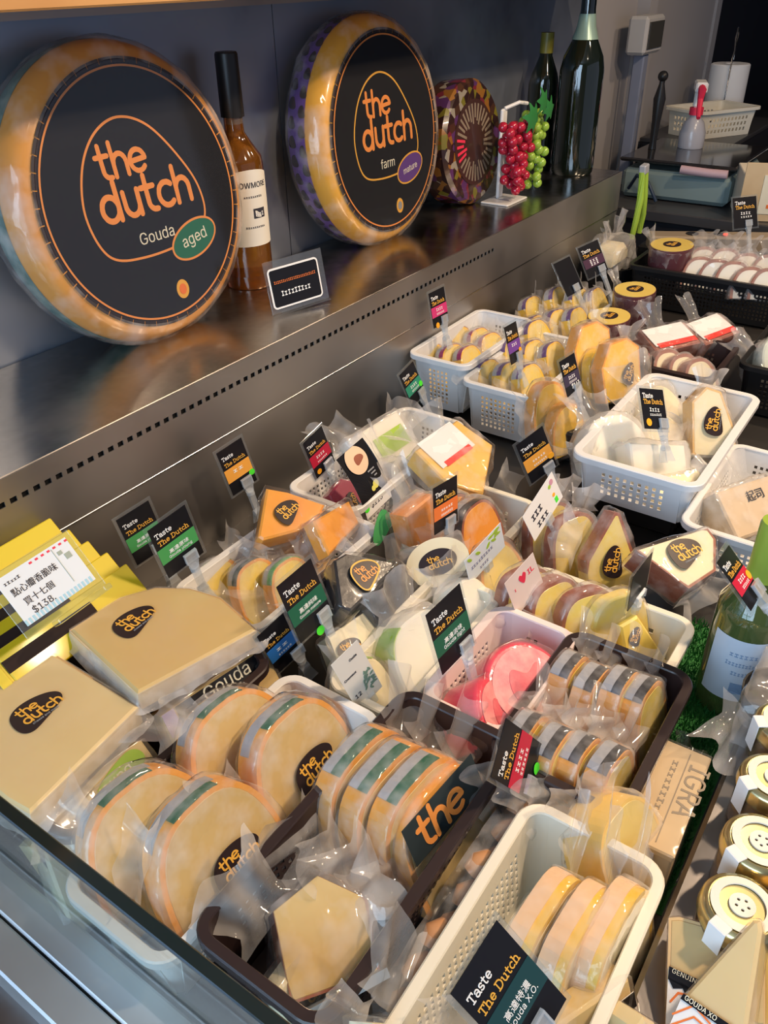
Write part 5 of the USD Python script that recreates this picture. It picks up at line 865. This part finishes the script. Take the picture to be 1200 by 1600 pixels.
# ================================================================== price signs
SG = {
'S1':((.671,.718,1.036),(.955,-.20,.20),(-.19,.09,.970),.042,.073), 'S2':((.476,.683,1.054),(.955,-.22,.19),(-.19,-.02,.976),.043,.075),
'S3':((.466,.611,1.076),(.966,-.162,.200),(-.206,-.017,.978),.050,.076), 'S4':((.496,.455,1.042),(.984,-.099,.147),(-.122,.222,.967),.051,.078),
'S5':((.467,.470,.996),(.93,-.198,.30),(-.31,-.0,.94),.038,.076), 'S6':((.518,.290,1.067),(.980,-.136,.145),(-.117,.190,.975),.051,.078),
'S8':((.251,.088,1.060),(.963,-.088,.255),(-.152,.604,.783),.051,.081), 'S9':((.932,.394,1.029),(.786,-.440,.435),(-.393,.189,.900),.046,.080),
'S10':((.731,.423,1.046),(.990,-.139,-.033),(.044,.079,.996),.046,.065), 'S15':((.782,.664,1.022),(.942,-.113,.317),(-.314,.038,.948),.040,.071),
'S16':((1.243,.745,1.081),(.998,-.056,.008),(.008,.20,.98),.048,.064), 'S17':((1.106,.713,.990),(.977,.020,.213),(-.205,.30,.93),.046,.064),
'S18':((1.217,.578,1.057),(.996,.039,-.083),(.066,.318,.946),.048,.065), 'S19':((1.147,.441,1.056),(.997,-.080,-.016),(.045,.368,.929),.048,.060),
'S20':((1.082,.286,1.066),(.857,-.421,-.296),(.476,.432,.766),.051,.059), 'S21':((.716,.171,1.045),(.932,-.156,.327),(-.341,-.070,.938),.038,.071),
'S22':((.680,.073,1.117),(.993,-.020,-.117),(.094,.738,.669),.041,.054), 'S23':((1.735,.647,1.059),(.855,-.464,.230),(.035,.495,.868),.053,.069),
'S24':((1.624,.655,1.049),(.955,-.269,.128),(.041,.544,.838),.051,.074), 'S25':((2.176,.444,1.091),(.670,-.741,.052),(.285,.322,.903),.059,.071),
'S7':((.443,.178,1.029),(.838,.193,.511),(-.545,.255,.798),.050,.075)}
ZH = lambda t, e: [(t, True), (e, False)]
sign('price sign with an orange band and green dot above the large orange wedge', SG['S1'], B_ORANGE, [(2, True)], (.42, -.27, DOT_G), clip_side=.1)
sign('bright green banded price sign by the yellow cartons, rear one of two', SG['S2'], B_GREEN, ZH('高達原味', 'Gouda young'), clip_side=.25)
sign('bright green banded price sign by the yellow cartons, front one of two', SG['S3'], B_GREEN, ZH('高達原味', 'Gouda young'), clip_side=.15)
sign('price sign with a dark green band and green dot, left of the black waxed wedge', SG['S4'], B_DKGREEN, ZH('高達純味', 'Gouda mature'), (.05, -.56, DOT_G), clip_side=.25)
sign('price sign with a blue band half hidden behind the dark green one', SG['S5'], B_BLUE, [(2, True), (6, False)], clip_side=.3, stem=.03)
sign('price sign with a dark green band on the far rim of the dark brown basket', SG['S6'], B_DKGREEN, ZH('高達淡味', 'Gouda light'), clip_side=.22, stem=.058)
sign('big price sign with a dark teal band at the bottom edge, Gouda X.O.', SG['S8'], B_TEAL, ZH('高達特濃', 'Gouda X.O.'), stem=.03)
sign('price sign with a wide orange band and orange dot right of the orange block', SG['S9'], B_ORANGE, [(5, False), (7, False)], (.42, -.20, DOT_O), clip_side=.2, stem=.03)
sign('price sign with a vermilion band beside the dark orange block', SG['S10'], B_VERM, [(5, False), (7, False)], clip_side=.1)
sign('price sign with a crimson band and orange dot above the red wedge', SG['S15'], B_RED, [(4, True), (7, False)], (-.3, -.38, DOT_O), clip_side=.15)
sign('price sign with a magenta band and orange dot by the far white basket', SG['S16'], B_PINK, [(4, True), (6, False)], (-.25, -.46, DOT_O), clip_side=.15, stem=.03)
sign('teal green banded price sign with green dot before the far white basket', SG['S17'], plain('band_sea_green', (.03, .26, .17), .4), [(4, True), (6, False)], (.40, -.16, DOT_G), clip_side=.2, stem=.045)
sign('price sign with a purple band and orange dot among the purple banded slices', SG['S18'], B_PURPLE, [(3, True)], (.38, -.26, DOT_O), clip_side=.1, stem=.03)
sign('black price sign with violet lower half by the orange yellow slices', SG['S19'], plain('band_slate', (.045, .035, .075), .4), [(4, True), (6, False)], clip_side=.1, stem=.03)
sign('black price sign with a round orange dot standing in the large white basket', SG['S20'], None, [(4, True), (7, False)], (-.30, -.34, DOT_O), clip_side=.25, stem=.03); part('/World/price_sign_013', 'price_lettering', pr(fit(words('$147', .01, bold=1), .024, x=-.006, z=-.020), -.0022, .0004), WHITE, label='price in white figures')
sign('price sign seen nearly edge on with dark violet card, right of the yellow slices', SG['S21'], B_PURPLE, [], face=False, stem=.045)
sign('price sign with a red band and orange dot in front of the wine bottle', SG['S22'], B_RED, [(4, True), (6, False)], (.40, -.10, DOT_O), clip_side=.25, stem=.03)
sign('dark maroon price sign on the far tray, right one of two before the dark tub', SG['S23'], plain('band_maroon', (.06, .02, .05), .4), [(3, True), (3, True)], clip_side=.2, stem=.06)
sign('dark price sign seen from behind, left one of two before the dark tub', SG['S24'], None, [], title=False, clip_side=.1, stem=.06)
sign('black price sign standing before the open carton at the far right', SG['S25'], None, [(4, True), (5, False)], clip_side=.1, stem=.06)
sign('sideways price sign with red band and green dot beside the red cheeses', SG['S7'], B_RED, [(4, True), (6, False)], (.05, -.50, DOT_G), clip_side=-.30, stem=.03)
# flyer and handwritten cards
o = thing('photo_flyer', 'curved dark flyer picturing a cheese and fruit, with a white foot and green dot', 'flyer', FX((.766, .565, 1.020), (.995, .003, .104), (-.093, .483, .871)))
def bent(poly, y, th, k=3.2):
    m = ext(poly.segmentize(.006), th); m = m.subdivide(); v = np.array(m.vertices); m.vertices = np.c_[v[:, 0], y - v[:, 2] + k * (v[:, 1] - .01) ** 2, v[:, 1]]; return m
w, h = .060, .096
part(o, 'sheet', bent(sbox(-w / 2, -h / 2, w / 2, h / 2), 0, .0006), BLACK); part(o, 'white_foot', bent(sbox(-w / 2, -h / 2, w / 2, -h * .27), -.0006, .0004), PAPER)
part(o, 'cheese_picture', bent(Point(-.002, .030).buffer(.020).intersection(sbox(-w / 2, -1, w / 2, h / 2)), -.0006, .0004), plain('print_peach', (.80, .55, .36), .5)); part(o, 'picture_sticker', bent(affinity.translate(affinity.scale(EGG, .009, .009, origin=(0, 0)), .002, .030), -.001, .0004), RIND_B)
part(o, 'fruit_picture', bent(unary_union([Point(.008, -.014).buffer(.006), Point(.001, -.017).buffer(.004)]), -.0006, .0004), plain('print_lemon', (.75, .70, .15), .5)); part(o, 'small_print', bent(unary_union([sbox(.004 + .004 * (k % 3), .006 - .005 * k, .018, .008 - .005 * k) for k in range(3)]), -.0006, .0004), GREYP)
part(o, 'foot_lettering', bent(fit(words('$115', .01), .026, cx=-.002, z=-.039), -.001, .0004), INK); part(o, 'green_dot', bent(Point(-w * .42, -.034).buffer(.0055), -.0011, .0004), DOT_G)
def card(label, pose, draw, m=PAPER, name='handwritten_card', clipz=True):
    c, x, up, w, h = pose; o = thing(name, label, 'card', FX(c, x, up)); part(o, 'sheet', pr(sbox(-w / 2, -h / 2, w / 2, h / 2), -.0003, .0006), m)
    for nm, poly, mt in draw(w, h): part(o, nm, pr(poly, -.0009, .0004), mt)
    if clipz: part(o, 'clip_stem', cat([sweep([(0, .002, -h * .3), (0, .002, -h / 2 - .05)], .003, 8), rbox(-.007, .007, -.004, .005, -h / 2 - .008, -h / 2 + .006, .001)]), CLIP)
    return o
def d11(w, h):
    return [('handwriting', unary_union([affinity.translate(marks(3, w * .34, h * .2, 7), -w * .36, 0), affinity.translate(marks(3, w * .36, h * .2, 8), -w * .30, -h * .34)]), INK), ('orange_spot', Point(w * .32, -h * .10).buffer(.0028), DOT_O), ('green_spot', sbox(w * .30, -h * .40, w * .38, -h * .22), DOT_G), ('flower', Point(w * .38, h * .30).buffer(.004), plain('flower_pink', (.6, .3, .4), .5)), ('leaf', Point(w * .30, h * .24).buffer(.0028), LIME)]
card('white handwritten card with green and orange marks, right of the orange banded sign', ((.805, .325, 1.038), (.928, -.029, .372), (-.352, .268, .897), .077, .046), d11)
def d12(w, h):
    g_ = np.random.default_rng(9); lv = unary_union([affinity.translate(affinity.rotate(affinity.scale(Point(0, 0).buffer(1, 6), .005, .0022), a_), x_, z_) for x_, z_, a_ in zip(g_.uniform(-.028, .030, 9), g_.uniform(.008, .020, 9), g_.uniform(0, 180, 9))])
    return [('leaf_print', lv, LIME), ('handwriting', unary_union([affinity.translate(marks(9, w * .6, .006, 5), -w * .4, -.003), affinity.translate(marks(4, w * .25, .005, 6), -w * .2, -.016)]), plain('ink_grey_blue', (.25, .26, .36), .6))]
card('white leafy print handwritten card in front of the black banded slices', ((.705, .351, 1.017), (.924, -.179, .338), (-.340, .02, .94), .068, .047), d12, PAPER_B)
def d13(w, h):
    ht = smooth_poly([(0, -1), (-.8, -.1), (-.95, .5), (-.5, .9), (0, .5), (.5, .9), (.95, .5), (.8, -.1)], 6)
    return [('heart', affinity.translate(affinity.scale(ht, .006, .008, origin=(0, 0)), .000, .012), INK_RED), ('lettering', fit(words('I', .012), .0018, x=-.016, z=.004), INK_RED), ('lettering', fit(words('IL', .013), .010, x=.009, z=.008), INK_RED)]
card('pale pink card with a red heart and letters, above the pinkish basket', ((.672, .283, 1.022), (.90, -.20, .36), (-.30, .15, .94), .050, .060), d13, plain('paper_pink', (.78, .66, .60), .7))
def d26(w, h):
    return [('handwriting', unary_union([fit(words('點心瓣香脆味', .01, True), w * .62, x=-w * .42, z=h * .08), fit(words('買十七個', .01, True), w * .40, x=-w * .36, z=-h * .17), fit(words('$138.', .01), w * .30, x=-w * .34, z=-h * .38), affinity.translate(marks(5, w * .22, .003, 9), -w * .44, h * .32)]), INK), ('check_trim', unary_union([sbox(-w / 2 + .0045 * k, -h / 2, -w / 2 + .0045 * k + .0022, -h / 2 + .006) for k in range(int(w / .0045))]), plain('trim_blue', (.35, .62, .76), .5)), ('corner_print', unary_union([sbox(w * .36, h * .12, w * .44, h * .24), sbox(w * .30, h * .26, w * .36, h * .34)]), plain('print_grey_green', (.30, .38, .34), .5)), ('corner_field', sbox(w * .26, -h * .3, w * .265, h * .44), plain('print_grey_green', (.30, .38, .34), .5)), ('hand_marks', unary_union([sbox(-w * .05 + .007 * k, h * .42, -w * .05 + .007 * k + .003, h * .46) for k in range(7)]), INK_RED)]
hs = card('large white handwritten price card on top of the yellow cartons', ((.322, .632, 1.108), (.985, .03, .02), (-.02, .62, .78), .082, .052), d26, PAPER_B, 'handwritten_card', False)
part(hs, 'holder', cat([rbox(-.048, .048, .0008, .002, -.036, .032, .0006), rbox(-.020, .045, -.014, .004, -.042, -.036, .001)]), ACR, label='clear acrylic holder')
def d27(w, h):
    g_ = np.random.default_rng(4); return [('tree_print', unary_union([affinity.translate(affinity.rotate(affinity.scale(Point(0, 0).buffer(1, 5), .0028, .0012), a_), x_, z_) for x_, z_, a_ in zip(g_.uniform(.001, .015, 26), g_.uniform(-.028, -.002, 26), g_.uniform(0, 180, 26))]), plain('print_tree_green', (.16, .26, .20), .6)), ('lettering', unary_union([fit(words('Oude', .01), .010, x=.000, z=.024), fit(words('Cremeux', .01), .016, x=-.015, z=.006), fit(words('12', .01), .008, x=-.013, z=-.024)]), INK)]
card('cream card with a green tree print in front of the middle cream basket', ((.461, .362, 1.012), (.93, -.20, .30), (-.28, .18, .94), .036, .078), d27, plain('paper_cream', (.74, .71, .64), .7))
